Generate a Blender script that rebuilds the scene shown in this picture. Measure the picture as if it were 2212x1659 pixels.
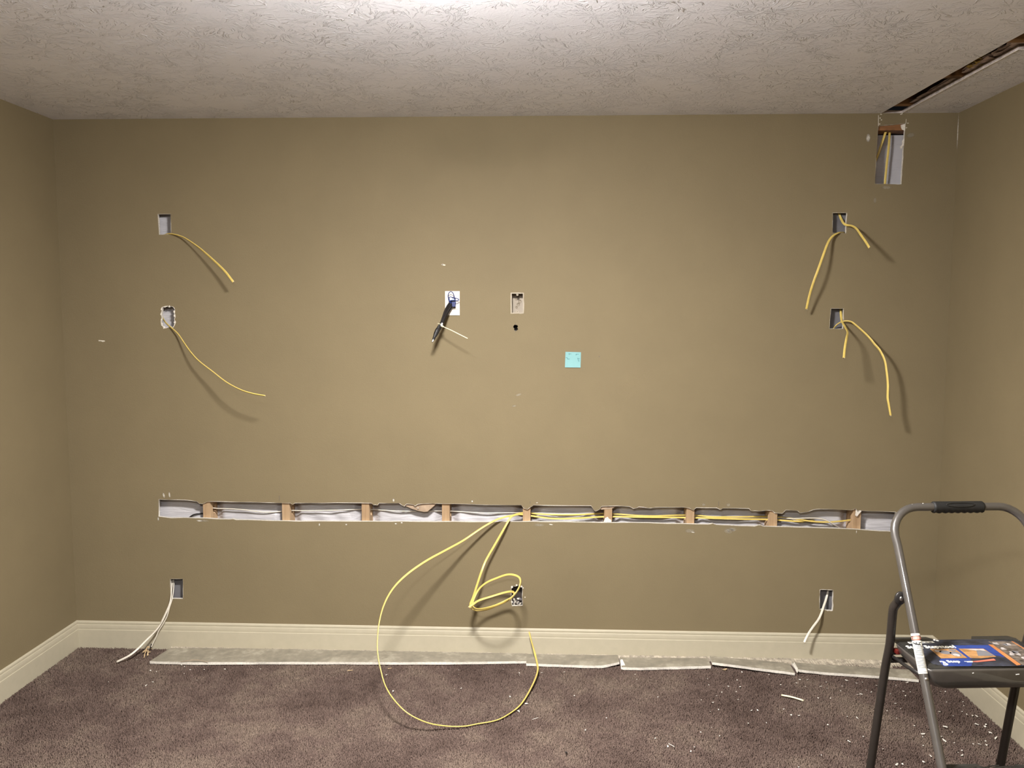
import bpy, bmesh, math, random
import numpy as np
from mathutils import Vector, Matrix

for o in list(bpy.data.objects):
    bpy.data.objects.remove(o)
S = bpy.context.scene
COL = S.collection
PI = math.pi

# ------------------------------------------------------------------ camera
FPX, CAMX, CAMY, CAMZ = 1750.0, 2.40503, -3.96442, 1.72637
YAW, PITCH, ROLL = 0.03979, -0.08908, -0.00209
RW, RH, RBACK = 4.3356, 2.657, -9.0          # room width, height, rear wall
BH, BT = 0.1352, 0.014                       # baseboard height, thickness

def rotm(ya, pi_, ro):
    Rz = Matrix.Rotation(ya, 3, 'Z'); Rx = Matrix.Rotation(pi_, 3, 'X'); Ry = Matrix.Rotation(ro, 3, 'Y')
    return Rz @ Rx @ Ry
RM = rotm(YAW, PITCH, ROLL)
cam = bpy.data.cameras.new('camera'); camo = bpy.data.objects.new('camera', cam); COL.objects.link(camo)
cam.sensor_fit = 'HORIZONTAL'; cam.sensor_width = 36.0; cam.lens = FPX / 2212 * 36.0
cam.clip_start = 0.05; cam.clip_end = 50
m3 = RM @ Matrix(((1, 0, 0), (0, 0, -1), (0, 1, 0)))    # camera looks along +Y before rotation
camo.matrix_world = Matrix.Translation((CAMX, CAMY, CAMZ)) @ m3.to_4x4()
S.camera = camo

# ------------------------------------------------------------------ world, view
w = bpy.data.worlds.new('world'); S.world = w; w.use_nodes = True
w.node_tree.nodes['Background'].inputs[0].default_value = (0.02, 0.02, 0.022, 1)
w.node_tree.nodes['Background'].inputs[1].default_value = 0.2
S.view_settings.view_transform = 'Standard'; S.view_settings.look = 'None'
S.view_settings.gamma = 1.0; S.view_settings.use_curve_mapping = False
S.view_settings.exposure = 0.0
LAMP_A, LAMP_B = (2.15, -2.07), (2.15, -4.2)
LAMP_COL, LAMP_STR, LAMP_STR_B = (1.0, 0.97, 0.955), 835.0, 415.0

# ------------------------------------------------------------------ measuring helpers (a sight line met with a real plane)
def ray(px, py):
    return RM @ Vector(((px - 1106) / FPX, 1, -(py - 829.5) / FPX))
CP = Vector((CAMX, CAMY, CAMZ))
def onwall(px, py, Y=0.0):
    d = ray(px, py); return CP + d * ((Y - CAMY) / d.y)
def onfloor(px, py, Z=0.0):
    d = ray(px, py); return CP + d * ((Z - CAMZ) / d.z)

# ------------------------------------------------------------------ object helpers
def tag(o, label=None, cat=None, group=None, kind=None):
    if label: o['label'] = label
    if cat: o['category'] = cat
    if group: o['group'] = group
    if kind: o['kind'] = kind
    return o

def empty(name, loc, rz=0.0):
    o = bpy.data.objects.new(name, None); COL.objects.link(o)
    o.location = loc; o.rotation_euler = (0, 0, rz); o.empty_display_size = 0.05
    return o

def link(name, me, mats=None, parent=None, smooth=False):
    if mats is not None:
        for m in (mats if isinstance(mats, (list, tuple)) else [mats]):
            if m.name not in me.materials: me.materials.append(m)
    o = bpy.data.objects.new(name, me); COL.objects.link(o)
    if parent: o.parent = parent
    if smooth:
        me.polygons.foreach_set('use_smooth', [True] * len(me.polygons))
    return o

def mesh(name, V, F, mats, parent=None, smooth=False, mi=None, center=False, base=None):
    """centre=True moves the origin to the piece (world verts given)."""
    V = [Vector(v) for v in V]
    off = Vector((0, 0, 0))
    if center:
        c = sum(V, Vector()) / len(V)
        off = Vector((c.x, c.y, min(v.z for v in V)))
    if parent is not None and base is not None:
        off = Vector((0, 0, 0)); V = [v - Vector(base) for v in V]
    me = bpy.data.meshes.new(name)
    me.from_pydata([tuple(v - off) for v in V], [], F)
    if mi:
        for m in mats: me.materials.append(m)
        me.polygons.foreach_set('material_index', mi)
        o = link(name, me, None, parent, smooth)
    else:
        o = link(name, me, mats, parent, smooth)
    o.location = off
    me.update()
    return o

def box_vf(x0, x1, y0, y1, z0, z1):
    V = [(x, y, z) for x in (x0, x1) for y in (y0, y1) for z in (z0, z1)]
    F = [(0, 1, 3, 2), (4, 6, 7, 5), (0, 4, 5, 1), (2, 3, 7, 6), (0, 2, 6, 4), (1, 5, 7, 3)]
    return V, F

def bevel(o, wdt=0.002, seg=2):
    md = o.modifiers.new('bevel', 'BEVEL'); md.width = wdt; md.segments = seg; md.limit_method = 'ANGLE'
    return o

class MB:
    def __init__(s): s.V = []; s.F = []
    def add(s, V, F):
        n = len(s.V); s.V += [Vector(v) for v in V]; s.F += [tuple(i + n for i in f) for f in F]; return s
    def box(s, *a): return s.add(*box_vf(*a))
    def build(s, name, mats, parent=None, smooth=False, **k): return mesh(name, s.V, s.F, mats, parent, smooth, **k)

def catmull(P, n):
    P = [Vector(p) for p in P]
    Q = [P[0] * 2 - P[1]] + P + [P[-1] * 2 - P[-2]]
    out = []
    for i in range(1, len(Q) - 2):
        p0, p1, p2, p3 = Q[i - 1:i + 3]
        for k in range(n):
            t = k / n
            # centripetal-like: clamp the tangents to the chord
            m1 = (p2 - p0) * 0.5; m2 = (p3 - p1) * 0.5; L = (p2 - p1).length * 1.2
            if m1.length > L: m1 = m1.normalized() * L
            if m2.length > L: m2 = m2.normalized() * L
            h = t * t * t; q = t * t
            out.append(p1 * (2 * h - 3 * q + 1) + m1 * (h - 2 * q + t) + p2 * (-2 * h + 3 * q) + m2 * (h - q))
    out.append(P[-1])
    return out

def tube_vf(path, r, seg=10, cap=True):
    """round tube along a path; r a number or a list."""
    path = [Vector(p) for p in path]; n = len(path)
    V = []; F = []
    T = [(path[min(i + 1, n - 1)] - path[max(i - 1, 0)]).normalized() for i in range(n)]
    ref = Vector((0, 0, 1)) if abs(T[0].z) < 0.9 else Vector((1, 0, 0))
    N = (ref - T[0] * ref.dot(T[0])).normalized()
    for i in range(n):
        N = (N - T[i] * N.dot(T[i]))
        N = N.normalized() if N.length > 1e-6 else T[i].orthogonal().normalized()
        B = T[i].cross(N)
        rr = r[i] if isinstance(r, (list, tuple)) else r
        for k in range(seg):
            a = 2 * PI * k / seg
            V.append(path[i] + N * (rr * math.cos(a)) + B * (rr * math.sin(a)))
    for i in range(n - 1):
        for k in range(seg):
            a = i * seg + k; b = i * seg + (k + 1) % seg
            F.append((a, b, b + seg, a + seg))
    if cap:
        F.append(tuple(range(seg - 1, -1, -1))); F.append(tuple((n - 1) * seg + k for k in range(seg)))
    return V, F

def flat_cable_vf(P, tw, n=8, a=0.0062, b=0.0028):
    """oval sheathed cable; tw = twist in degrees per control point (0 = broad side towards the room)."""
    path = catmull(P, n); m = len(path)
    if len(tw) == 1: tw = tw * len(P)
    tws = []
    for i in range(len(P) - 1):
        for k in range(n): tws.append(tw[i] + (tw[i + 1] - tw[i]) * k / n)
    tws.append(tw[-1])
    prof = []
    for k in range(6):
        an = -PI / 2 + PI * k / 5; prof.append((a - b + b * math.cos(an), b * math.sin(an)))
    for k in range(6):
        an = PI / 2 + PI * k / 5; prof.append((-(a - b) + b * math.cos(an), b * math.sin(an)))
    seg = len(prof); V = []; F = []
    prevW = None
    for i in range(m):
        T = (path[min(i + 1, m - 1)] - path[max(i - 1, 0)]).normalized()
        W_ = T.cross(Vector((0, 1, 0)))
        if prevW is not None and (W_.length < 0.25):
            W_ = prevW - T * prevW.dot(T)
        W_ = W_.normalized()
        if prevW is not None and W_.dot(prevW) < 0: W_ = -W_
        if prevW is not None: W_ = (W_ + prevW * 1.0); W_ = (W_ - T * W_.dot(T)).normalized()
        prevW = W_
        Nn = T.cross(W_)
        t = math.radians(tws[i]); A = W_ * math.cos(t) + Nn * math.sin(t); B = -W_ * math.sin(t) + Nn * math.cos(t)
        for (u, v) in prof: V.append(path[i] + A * u + B * v)
    for i in range(m - 1):
        for k in range(seg):
            p = i * seg + k; q = i * seg + (k + 1) % seg
            F.append((p, q, q + seg, p + seg))
    F.append(tuple(range(seg - 1, -1, -1))); F.append(tuple((m - 1) * seg + k for k in range(seg)))
    return V, F, path

def lathe_vf(prof, seg=24, cx=0, cy=0, axis='z'):
    V = []; F = []
    for (r, z) in prof:
        for k in range(seg):
            a = 2 * PI * k / seg; V.append((cx + r * math.cos(a), cy + r * math.sin(a), z))
    n = len(prof)
    for i in range(n - 1):
        for k in range(seg):
            p = i * seg + k; q = i * seg + (k + 1) % seg; F.append((p, q, q + seg, p + seg))
    F.append(tuple(range(seg - 1, -1, -1))); F.append(tuple((n - 1) * seg + k for k in range(seg)))
    return V, F

def sheet(outer, holes, thick):
    """flat board with cut-outs: outline and holes in 2-D; returns a mesh lying in XY from z=0 to z=thick."""
    cu = bpy.data.curves.new('sheet', 'CURVE'); cu.dimensions = '2D'; cu.fill_mode = 'BOTH'; cu.extrude = thick / 2
    for poly in [outer] + list(holes):
        sp = cu.splines.new('POLY'); sp.points.add(len(poly) - 1)
        for p, q in zip(sp.points, poly): p.co = (q[0], q[1], 0, 1)
        sp.use_cyclic_u = True
    o = bpy.data.objects.new('sheet', cu); COL.objects.link(o)
    dg = bpy.context.evaluated_depsgraph_get(); dg.update()
    me = bpy.data.meshes.new_from_object(o.evaluated_get(dg))
    bpy.data.objects.remove(o); bpy.data.curves.remove(cu)
    me.materials.clear()
    for v in me.vertices: v.co.z += thick / 2
    return me

def text_mesh(txt, size, mat, parent, M, name='lettering', depth=0.0003, sx=1.0, bold=0.0):
    cu = bpy.data.curves.new('text', 'FONT'); cu.body = txt; cu.size = size; cu.extrude = depth; cu.resolution_u = 2; cu.offset = bold
    o = bpy.data.objects.new('text', cu); COL.objects.link(o)
    dg = bpy.context.evaluated_depsgraph_get(); dg.update()
    me = bpy.data.meshes.new_from_object(o.evaluated_get(dg))
    bpy.data.objects.remove(o); bpy.data.curves.remove(cu)
    me.materials.clear()
    me.transform(Matrix.Scale(sx, 4, (1, 0, 0))); me.transform(M)
    return link(name, me, mat, parent)

# ------------------------------------------------------------------ materials
def srgb(r, g, b):
    f = lambda c: (c / 255 / 12.92) if c / 255 <= 0.04045 else ((c / 255 + 0.055) / 1.055) ** 2.4
    return (f(r), f(g), f(b), 1)

class NT:
    def __init__(s, name):
        s.m = bpy.data.materials.new(name); s.m.use_nodes = True
        s.t = s.m.node_tree; s.b = s.t.nodes['Principled BSDF']
        s.tc = s.t.nodes.new('ShaderNodeTexCoord')
    def n(s, typ, **k):
        nd = s.t.nodes.new(typ)
        for a, v in k.items(): setattr(nd, a, v)
        return nd
    def L(s, a, b): s.t.links.new(a, b)
    def set(s, nd, **k):
        for a, v in k.items(): nd.inputs[a].default_value = v
        return nd
    def noise(s, scale, detail=2, rough=0.5, vec=None, dist=0.0):
        nd = s.n('ShaderNodeTexNoise'); nd.inputs['Scale'].default_value = scale; nd.inputs['Detail'].default_value = detail
        nd.inputs['Roughness'].default_value = rough; nd.inputs['Distortion'].default_value = dist
        s.L(vec if vec is not None else s.tc.outputs['Object'], nd.inputs['Vector']); return nd
    def ramp(s, fac, stops):
        nd = s.n('ShaderNodeValToRGB'); e = nd.color_ramp.elements
        while len(e) < len(stops): e.new(0.5)
        for el, (p, c) in zip(e, stops): el.position = p; el.color = c
        s.L(fac, nd.inputs[0]); return nd
    def mix(s, fac, a, b, blend='MIX'):
        nd = s.n('ShaderNodeMix'); nd.data_type = 'RGBA'; nd.blend_type = blend
        for v, i in ((fac, 0), (a, 6), (b, 7)):
            if hasattr(v, 'is_linked') or hasattr(v, 'links'): s.L(v, nd.inputs[i])
            else: nd.inputs[i].default_value = v
        return nd.outputs[2]
    def math(s, op, a, b=0.0, c=0.0):
        nd = s.n('ShaderNodeMath'); nd.operation = op
        for i, v in enumerate((a, b, c)):
            if isinstance(v, (int, float)): nd.inputs[i].default_value = v
            else: s.L(v, nd.inputs[i])
        return nd.outputs[0]
    def vmath(s, op, a, b=None):
        nd = s.n('ShaderNodeVectorMath'); nd.operation = op
        for i, v in enumerate((a, b)):
            if v is None: continue
            if isinstance(v, tuple): nd.inputs[i].default_value = v
            else: s.L(v, nd.inputs[i])
        return nd
    def mapr(s, v, a, b, c=0.0, d=1.0, smooth=True):
        nd = s.n('ShaderNodeMapRange'); nd.interpolation_type = 'SMOOTHSTEP' if smooth else 'LINEAR'
        s.L(v, nd.inputs[0])
        for i, x in zip((1, 2, 3, 4), (a, b, c, d)): nd.inputs[i].default_value = x
        return nd.outputs[0]
    def bump(s, h, strength=0.3, dist=0.002):
        nd = s.n('ShaderNodeBump'); nd.inputs['Strength'].default_value = strength; nd.inputs['Distance'].default_value = dist
        s.L(h, nd.inputs['Height']); s.L(nd.outputs[0], s.b.inputs['Normal']); return nd
    def col(s, c):
        if isinstance(c, tuple): s.b.inputs['Base Color'].default_value = c
        else: s.L(c, s.b.inputs['Base Color'])
        return s

def simple(name, c, rough=0.5, metal=0.0, var=0.12, scale=20.0, bstr=0.0, bscale=200, spec=None):
    """plain colour with a mild procedural variation."""
    t = NT(name); nz = t.noise(scale, 3)
    d = tuple(x * (1 - var) for x in c[:3]) + (1,); l = tuple(min(1, x * (1 + var)) for x in c[:3]) + (1,)
    t.col(t.ramp(nz.outputs[0], [(0.3, d), (0.7, l)]).outputs[0])
    t.b.inputs['Roughness'].default_value = rough; t.b.inputs['Metallic'].default_value = metal
    if spec is not None: t.b.inputs['Specular IOR Level'].default_value = spec
    if bstr: t.bump(t.noise(bscale, 2).outputs[0], bstr, 0.001)
    return t.m

def m_paint(name='khaki_wall_paint'):
    t = NT(name); c1 = (0.179, 0.142, 0.080, 1); c2 = (0.193, 0.153, 0.086, 1)
    nz = t.noise(3.0, 4, 0.6); t.col(t.ramp(nz.outputs[0], [(0.3, c1), (0.7, c2)]).outputs[0])
    t.b.inputs['Roughness'].default_value = 0.7; t.b.inputs['Specular IOR Level'].default_value = 0.2
    a = t.noise(170, 2, 0.5); b = t.noise(55, 2, 0.5)
    t.bump(t.math('ADD', a.outputs[0], t.math('MULTIPLY', b.outputs[0], 0.5)), 0.42, 0.0013)
    return t.m

def m_ceiling():
    t = NT('brushed_texture_ceiling_paint')
    nz = t.noise(2.0, 3); t.col(t.ramp(nz.outputs[0], [(0.3, (0.80, 0.80, 0.835, 1)), (0.7, (0.83, 0.83, 0.865, 1))]).outputs[0])
    t.b.inputs['Roughness'].default_value = 0.75; t.b.inputs['Specular IOR Level'].default_value = 0.15
    wob = t.noise(11.0, 3)
    P0 = t.vmath('ADD', t.tc.outputs['Object'], t.vmath('SCALE', t.vmath('SUBTRACT', wob.outputs[1], (0.5, 0.5, 0.5)).outputs[0]).outputs[0])
    t.t.nodes[P0.inputs[1].links[0].from_node.name].inputs['Scale'].default_value = 0.07
    flat = t.vmath('MULTIPLY', P0.outputs[0], (1, 1, 0)).outputs[0]
    hs = []
    for off, sc, k, q, seed in (((0, 0, 0), 7.0, 8.0, 14.0, 3.0), ((0.61, 0.37, 0), 5.6, 10.0, 12.0, 31.0), ((1.7, 2.3, 0), 9.0, 6.5, 18.0, 77.0)):
        P = t.vmath('ADD', flat, off).outputs[0]
        vo = t.n('ShaderNodeTexVoronoi'); vo.inputs['Scale'].default_value = sc; t.L(P, vo.inputs['Vector'])
        dv = t.vmath('SUBTRACT', P, vo.outputs['Position']).outputs[0]
        dv = t.vmath('MULTIPLY', dv, (1, 1, 0)).outputs[0]
        r = t.vmath('LENGTH', dv).outputs['Value']
        dr = t.vmath('SCALE', t.vmath('NORMALIZE', dv).outputs[0]); dr.inputs['Scale'].default_value = k
        cx = t.n('ShaderNodeCombineXYZ')
        sp = t.n('ShaderNodeSeparateColor'); t.L(vo.outputs['Color'], sp.inputs[0])
        t.L(t.math('MULTIPLY_ADD', sp.outputs[0], 60.0, t.math('MULTIPLY_ADD', r, q, seed)), cx.inputs[2])
        nz = t.n('ShaderNodeTexNoise'); nz.inputs['Scale'].default_value = 1.0; nz.inputs['Detail'].default_value = 2.5
        nz.inputs['Roughness'].default_value = 0.55
        t.L(t.vmath('ADD', dr.outputs[0], cx.outputs[0]).outputs[0], nz.inputs['Vector'])
        rid = t.mapr(nz.outputs[0], 0.565, 0.65)
        msk = t.math('MULTIPLY', t.mapr(r, 0.10, 0.17, 1.0, 0.0), t.mapr(r, 0.004, 0.02))
        on = t.mapr(sp.outputs[1], 0.30, 0.62, 0.06, 1.0)
        hs.append(t.math('MULTIPLY', t.math('MULTIPLY', rid, msk), on))
    h = t.math('MAXIMUM', t.math('MAXIMUM', hs[0], hs[1]), hs[2])
    big = t.noise(2.2, 2)
    h = t.math('MULTIPLY', h, t.mapr(big.outputs[0], 0.35, 0.6, 0.45, 1.0))
    fine = t.noise(120, 2)
    t.bump(t.math('ADD', h, t.math('MULTIPLY', fine.outputs[0], 0.10)), 0.75, 0.008)
    return t.m

def m_carpet(name, lean=True):
    t = NT(name)
    big = t.noise(2.3, 3, 0.55); mid = t.noise(11, 2)
    f = t.math('ADD', t.math('MULTIPLY', big.outputs[0], 0.7), t.math('MULTIPLY', mid.outputs[0], 0.3))
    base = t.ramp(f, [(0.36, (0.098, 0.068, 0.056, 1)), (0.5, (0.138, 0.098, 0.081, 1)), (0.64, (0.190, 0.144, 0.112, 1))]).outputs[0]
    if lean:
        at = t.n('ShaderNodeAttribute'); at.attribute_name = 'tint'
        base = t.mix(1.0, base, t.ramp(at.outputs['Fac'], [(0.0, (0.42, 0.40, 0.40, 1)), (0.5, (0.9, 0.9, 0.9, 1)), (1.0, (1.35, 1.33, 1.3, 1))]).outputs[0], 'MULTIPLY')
    else:
        base = t.mix(1.0, base, t.ramp(t.noise(260, 2).outputs[0], [(0.35, (0.35, 0.35, 0.35, 1)), (0.6, (1, 1, 1, 1))]).outputs[0], 'MULTIPLY')
        t.bump(t.noise(260, 2).outputs[0], 1.0, 0.006)
    t.col(base); t.b.inputs['Roughness'].default_value = 0.95; t.b.inputs['Specular IOR Level'].default_value = 0.05
    return t.m

def m_wood(name, c1, c2, axis=2, sc=60):
    t = NT(name); mp = t.n('ShaderNodeMapping'); s_ = [1.0, 1.0, 1.0]; s_[axis] = 0.06
    mp.inputs['Scale'].default_value = s_; t.L(t.tc.outputs['Object'], mp.inputs[0])
    nz = t.noise(sc, 4, 0.6, mp.outputs[0], 0.6); kn = t.noise(9, 2)
    c = t.mix(t.mapr(kn.outputs[0], 0.62, 0.72), t.ramp(nz.outputs[0], [(0.35, c1), (0.65, c2)]).outputs[0], tuple(x * 0.45 for x in c1[:3]) + (1,))
    t.col(c); t.b.inputs['Roughness'].default_value = 0.75; t.bump(nz.outputs[0], 0.15, 0.001)
    return t.m

def m_paperback():
    t = NT('grey_board_paper'); a = t.noise(6, 4, 0.6); b = t.noise(40, 3)
    f = t.math('ADD', t.math('MULTIPLY', a.outputs[0], 0.65), t.math('MULTIPLY', b.outputs[0], 0.35))
    t.col(t.ramp(f, [(0.35, srgb(118, 112, 98)), (0.52, srgb(136, 129, 113)), (0.66, srgb(166, 159, 141))]).outputs[0])
    t.b.inputs['Roughness'].default_value = 0.85; t.bump(b.outputs[0], 0.2, 0.001)
    return t.m

def m_gypsum():
    t = NT('white_gypsum_core'); a = t.noise(140, 3)
    t.col(t.ramp(a.outputs[0], [(0.3, (0.58, 0.545, 0.475, 1)), (0.6, (0.76, 0.71, 0.62, 1))]).outputs[0])
    t.b.inputs['Roughness'].default_value = 0.9; t.bump(a.outputs[0], 0.6, 0.002); return t.m

def m_plastic_sheet():
    t = NT('white_plastic_vapor_sheet'); mp = t.n('ShaderNodeMapping'); mp.inputs['Rotation'].default_value = (0, .5, 0); mp.inputs['Scale'].default_value = (3.5, 1, 22)
    t.L(t.tc.outputs['Object'], mp.inputs[0]); a = t.noise(1.6, 3, 0.5, mp.outputs[0], 1.4); c = t.noise(10, 2)
    t.col(t.ramp(c.outputs[0], [(0.3, (0.47, 0.455, 0.465, 1)), (0.7, (0.54, 0.525, 0.535, 1))]).outputs[0])
    t.b.inputs['Roughness'].default_value = 0.35; t.bump(a.outputs[0], 0.4, 0.018); return t.m

def m_trim():
    t = NT('cream_trim_paint'); a = t.noise(30, 3)
    t.col(t.ramp(a.outputs[0], [(0.3, (0.42, 0.378, 0.278, 1)), (0.7, (0.445, 0.40, 0.295, 1))]).outputs[0])
    t.b.inputs['Roughness'].default_value = 0.42; t.bump(a.outputs[0], 0.05, 0.001); return t.m

def m_emit(name, c, s):
    t = NT(name)
    em = t.n('ShaderNodeEmission'); em.inputs[1].default_value = s
    lw = t.noise(8, 1); t.L(t.ramp(lw.outputs[0], [(0.0, c + (1,)), (1.0, c + (1,))]).outputs[0], em.inputs[0])
    t.L(em.outputs[0], t.t.nodes['Material Output'].inputs[0]); return t.m

PAINT = m_paint(); CEIL = m_ceiling(); GYP = m_gypsum(); PAPER = m_paperback(); TRIM = m_trim(); VAPOR = m_plastic_sheet()
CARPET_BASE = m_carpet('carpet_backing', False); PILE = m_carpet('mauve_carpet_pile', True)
STUDW = m_wood('pine_stud_wood', (0.46, 0.30, 0.165, 1), (0.60, 0.42, 0.25, 1))
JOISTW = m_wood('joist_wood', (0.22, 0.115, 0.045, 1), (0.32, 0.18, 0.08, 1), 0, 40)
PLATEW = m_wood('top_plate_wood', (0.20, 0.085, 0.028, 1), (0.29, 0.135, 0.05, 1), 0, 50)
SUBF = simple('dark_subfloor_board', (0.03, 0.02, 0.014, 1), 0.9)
BROWNP = simple('torn_brown_paper', (0.36, 0.265, 0.18, 1), 0.9, var=0.25)
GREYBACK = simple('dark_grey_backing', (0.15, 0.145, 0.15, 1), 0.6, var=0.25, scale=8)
YEL = simple('yellow_cable_sheath', (0.66, 0.495, 0.13, 1), 0.38, var=0.06, scale=60)
WHC = simple('white_cable_sheath', (0.68, 0.63, 0.53, 1), 0.4, var=0.06, scale=60)
GRC = simple('grey_cable_sheath', (0.42, 0.39, 0.35, 1), 0.45)
BLK = simple('black_cable_jacket', (0.016, 0.014, 0.014, 1), 0.35, var=0.3)
BLKM = simple('black_moulded_plastic', (0.012, 0.011, 0.011, 1), 0.45, var=0.3)
STEELTIP = simple('bright_metal_tip', (0.5, 0.48, 0.45, 1), 0.4, 1.0)
COPPER = simple('copper_wire', (0.72, 0.36, 0.18, 1), 0.35, 1.0)
BLUE = simple('dark_blue_wire', (0.014, 0.025, 0.12, 1), 0.35)
LBLUE = simple('pale_blue_connector', (0.42, 0.52, 0.72, 1), 0.4)
WPL = simple('white_wall_plate_plastic', (0.80, 0.77, 0.72, 1), 0.35, var=0.03)
CREAMPL = simple('cream_nylon', (0.80, 0.73, 0.50, 1), 0.4, var=0.05)
BOXPL = simple('taupe_box_plastic', (0.27, 0.225, 0.165, 1), 0.55, var=0.1, bstr=0.1)
BOXL = simple('light_taupe_box_rim', (0.31, 0.26, 0.18, 1), 0.5, var=0.1)
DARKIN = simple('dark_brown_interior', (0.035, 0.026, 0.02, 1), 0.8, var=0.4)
NOTE = simple('aqua_note_paper', (0.19, 0.38, 0.38, 1), 0.8, var=0.04)
INK = simple('dark_teal_ink', (0.05, 0.16, 0.17, 1), 0.8)
GUN = simple('gunmetal_paint', (0.080, 0.072, 0.064, 1), 0.36, 0.3, var=0.08, scale=30)
GUN.node_tree.nodes['Principled BSDF'].inputs['Coat Weight'].default_value = 1.0; GUN.node_tree.nodes['Principled BSDF'].inputs['Coat Roughness'].default_value = 0.06
GUNR = simple('dark_gunmetal_paint', (0.030, 0.025, 0.021, 1), 0.34, 0.2, var=0.1, scale=30)
GUND = simple('dark_steel_bracket', (0.03, 0.027, 0.025, 1), 0.4, 0.4)
RUB = simple('black_ribbed_rubber', (0.024, 0.023, 0.020, 1), 0.33, var=0.35, scale=14)
FOAM = simple('black_foam_grip', (0.006, 0.0055, 0.0045, 1), 0.65, var=0.4, bstr=0.3)
REDP = simple('dark_red_latch', (0.085, 0.010, 0.007, 1), 0.3)
LABW = simple('white_label_film', (0.85, 0.82, 0.72, 1), 0.4, var=0.03)
LABR = simple('faded_red_print', (0.62, 0.17, 0.11, 1), 0.45)
LABK = simple('black_print', (0.02, 0.02, 0.02, 1), 0.5)
STK = simple('slate_sticker_film', (0.035, 0.038, 0.055, 1), 0.22, var=0.5, scale=25, bstr=0.25, bscale=40)
STB = simple('blue_sticker_print', (0.024, 0.055, 0.25, 1), 0.25, var=0.2, scale=12, bstr=0.2, bscale=40)
STO = simple('orange_sticker_print', (0.50, 0.19, 0.065, 1), 0.3, var=0.15)
STT = simple('tan_photo_print', (0.36, 0.19, 0.075, 1), 0.3, var=0.35, scale=40)
STG = simple('grey_photo_print', (0.13, 0.105, 0.085, 1), 0.3, var=0.7, scale=55)
STS = simple('pale_grey_photo_print', (0.42, 0.38, 0.36, 1), 0.3, var=0.4, scale=70)
STR = simple('coral_sticker_print', (0.62, 0.14, 0.09, 1), 0.3)
CHIP = simple('white_plaster_chip', (0.70, 0.66, 0.58, 1), 0.9, var=0.08, scale=90)
DUST = simple('plaster_dust', (0.36, 0.315, 0.245, 1), 0.95, var=0.4, scale=45, bstr=0.5, bscale=150)
TAN = simple('tan_fibre', (0.50, 0.36, 0.20, 1), 0.9, var=0.2)
SMEAR = simple('pale_spackle', (0.62, 0.58, 0.48, 1), 0.8, var=0.12, scale=60)
FAINT = simple('faint_scuff', (0.44, 0.365, 0.235, 1), 0.6, var=0.06)
PENCIL = simple('pencil_line', (0.10, 0.08, 0.06, 1), 0.6)
GLASSM = m_emit('glowing_lamp_glass', LAMP_COL, LAMP_STR); GLASSB = m_emit('dimmer_lamp_glass', LAMP_COL, LAMP_STR_B)
NICKEL = simple('brushed_nickel', (0.55, 0.52, 0.47, 1), 0.35, 0.9)
INSUL = simple('pinkish_grey_insulation', (0.42, 0.34, 0.31, 1), 0.98, var=0.45, scale=30, bstr=0.8, bscale=60)
INSY = simple('yellow_insulation', (0.40, 0.29, 0.085, 1), 0.98, var=0.4, scale=40, bstr=0.8, bscale=60)
CORE = simple('shadowed_board_core', (0.40, 0.345, 0.32, 1), 0.95, var=0.3, scale=35, bstr=0.6, bscale=80)
CLUMP = simple('dark_lump', (0.02, 0.018, 0.018, 1), 0.9)

def streaks(m_, amt):
    nt = m_.node_tree; tc = nt.nodes.new('ShaderNodeTexCoord'); mp = nt.nodes.new('ShaderNodeMapping'); mp.inputs['Scale'].default_value = (7, 150, 40); mp.inputs['Rotation'].default_value = (0, 0, .1)
    nz = nt.nodes.new('ShaderNodeTexNoise'); nz.inputs['Scale'].default_value = 1.0; nz.inputs['Detail'].default_value = 3; bp = nt.nodes.new('ShaderNodeBump'); bp.inputs['Strength'].default_value = amt; bp.inputs['Distance'].default_value = .004
    nt.links.new(tc.outputs['Object'], mp.inputs[0]); nt.links.new(mp.outputs[0], nz.inputs['Vector']); nt.links.new(nz.outputs[0], bp.inputs['Height']); nt.links.new(bp.outputs[0], nt.nodes['Principled BSDF'].inputs['Normal'])
for m_ in (STK, STB, STG, STT, RUB): streaks(m_, .8)
# ------------------------------------------------------------------ room shell
random.seed(7)
def struct(o): o['kind'] = 'structure'; return o

def wallpts(pix, jit=0.0, sub=0):
    out = []
    n = len(pix)
    for i in range(n):
        a = onwall(*pix[i]); out.append((a.x + random.uniform(-jit, jit), a.z + random.uniform(-jit, jit)))
        if sub:
            b = onwall(*pix[(i + 1) % n])
            for k in range(1, sub + 1):
                q = a.lerp(b, k / (sub + 1)); out.append((q.x + random.uniform(-jit, jit), q.z + random.uniform(-jit, jit)))
    return out

H_UL = wallpts([(341, 462.5), (368.8, 462.5), (369.6, 505.6), (344, 506.5)], 0.0007, 3)
H_ML = wallpts([(350, 664), (358, 663), (364, 661.5), (374, 663), (378, 670), (376.5, 677), (378.5, 684), (376, 690), (378.5, 697), (374, 706.5), (363, 707), (354, 708), (350, 702), (348, 694), (350, 688), (348.5, 680), (350.5, 672)], 0.001, 1)
H_LL = wallpts([(368, 1250.7), (395, 1250.5), (395, 1293.5), (369, 1293)], 0.0006, 3)
H_UR = wallpts([(1799, 460), (1830, 459.5), (1828, 482), (1827.5, 503.5), (1798.6, 503)], 0.0007, 3)
H_MR = wallpts([(1795, 666.7), (1823, 666.5), (1820.6, 710), (1791.6, 710)], 0.0007, 3)
H_LR = wallpts([(1771.5, 1274), (1799.5, 1275), (1798.5, 1319.5), (1784, 1318), (1771, 1316)], 0.001, 3)
H_CL = wallpts([(1105, 1266), (1113, 1267), (1119, 1264), (1128.5, 1267), (1128, 1290), (1128.5, 1308), (1120, 1308.5), (1106, 1309), (1105, 1290)], 0.0009, 2)
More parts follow.
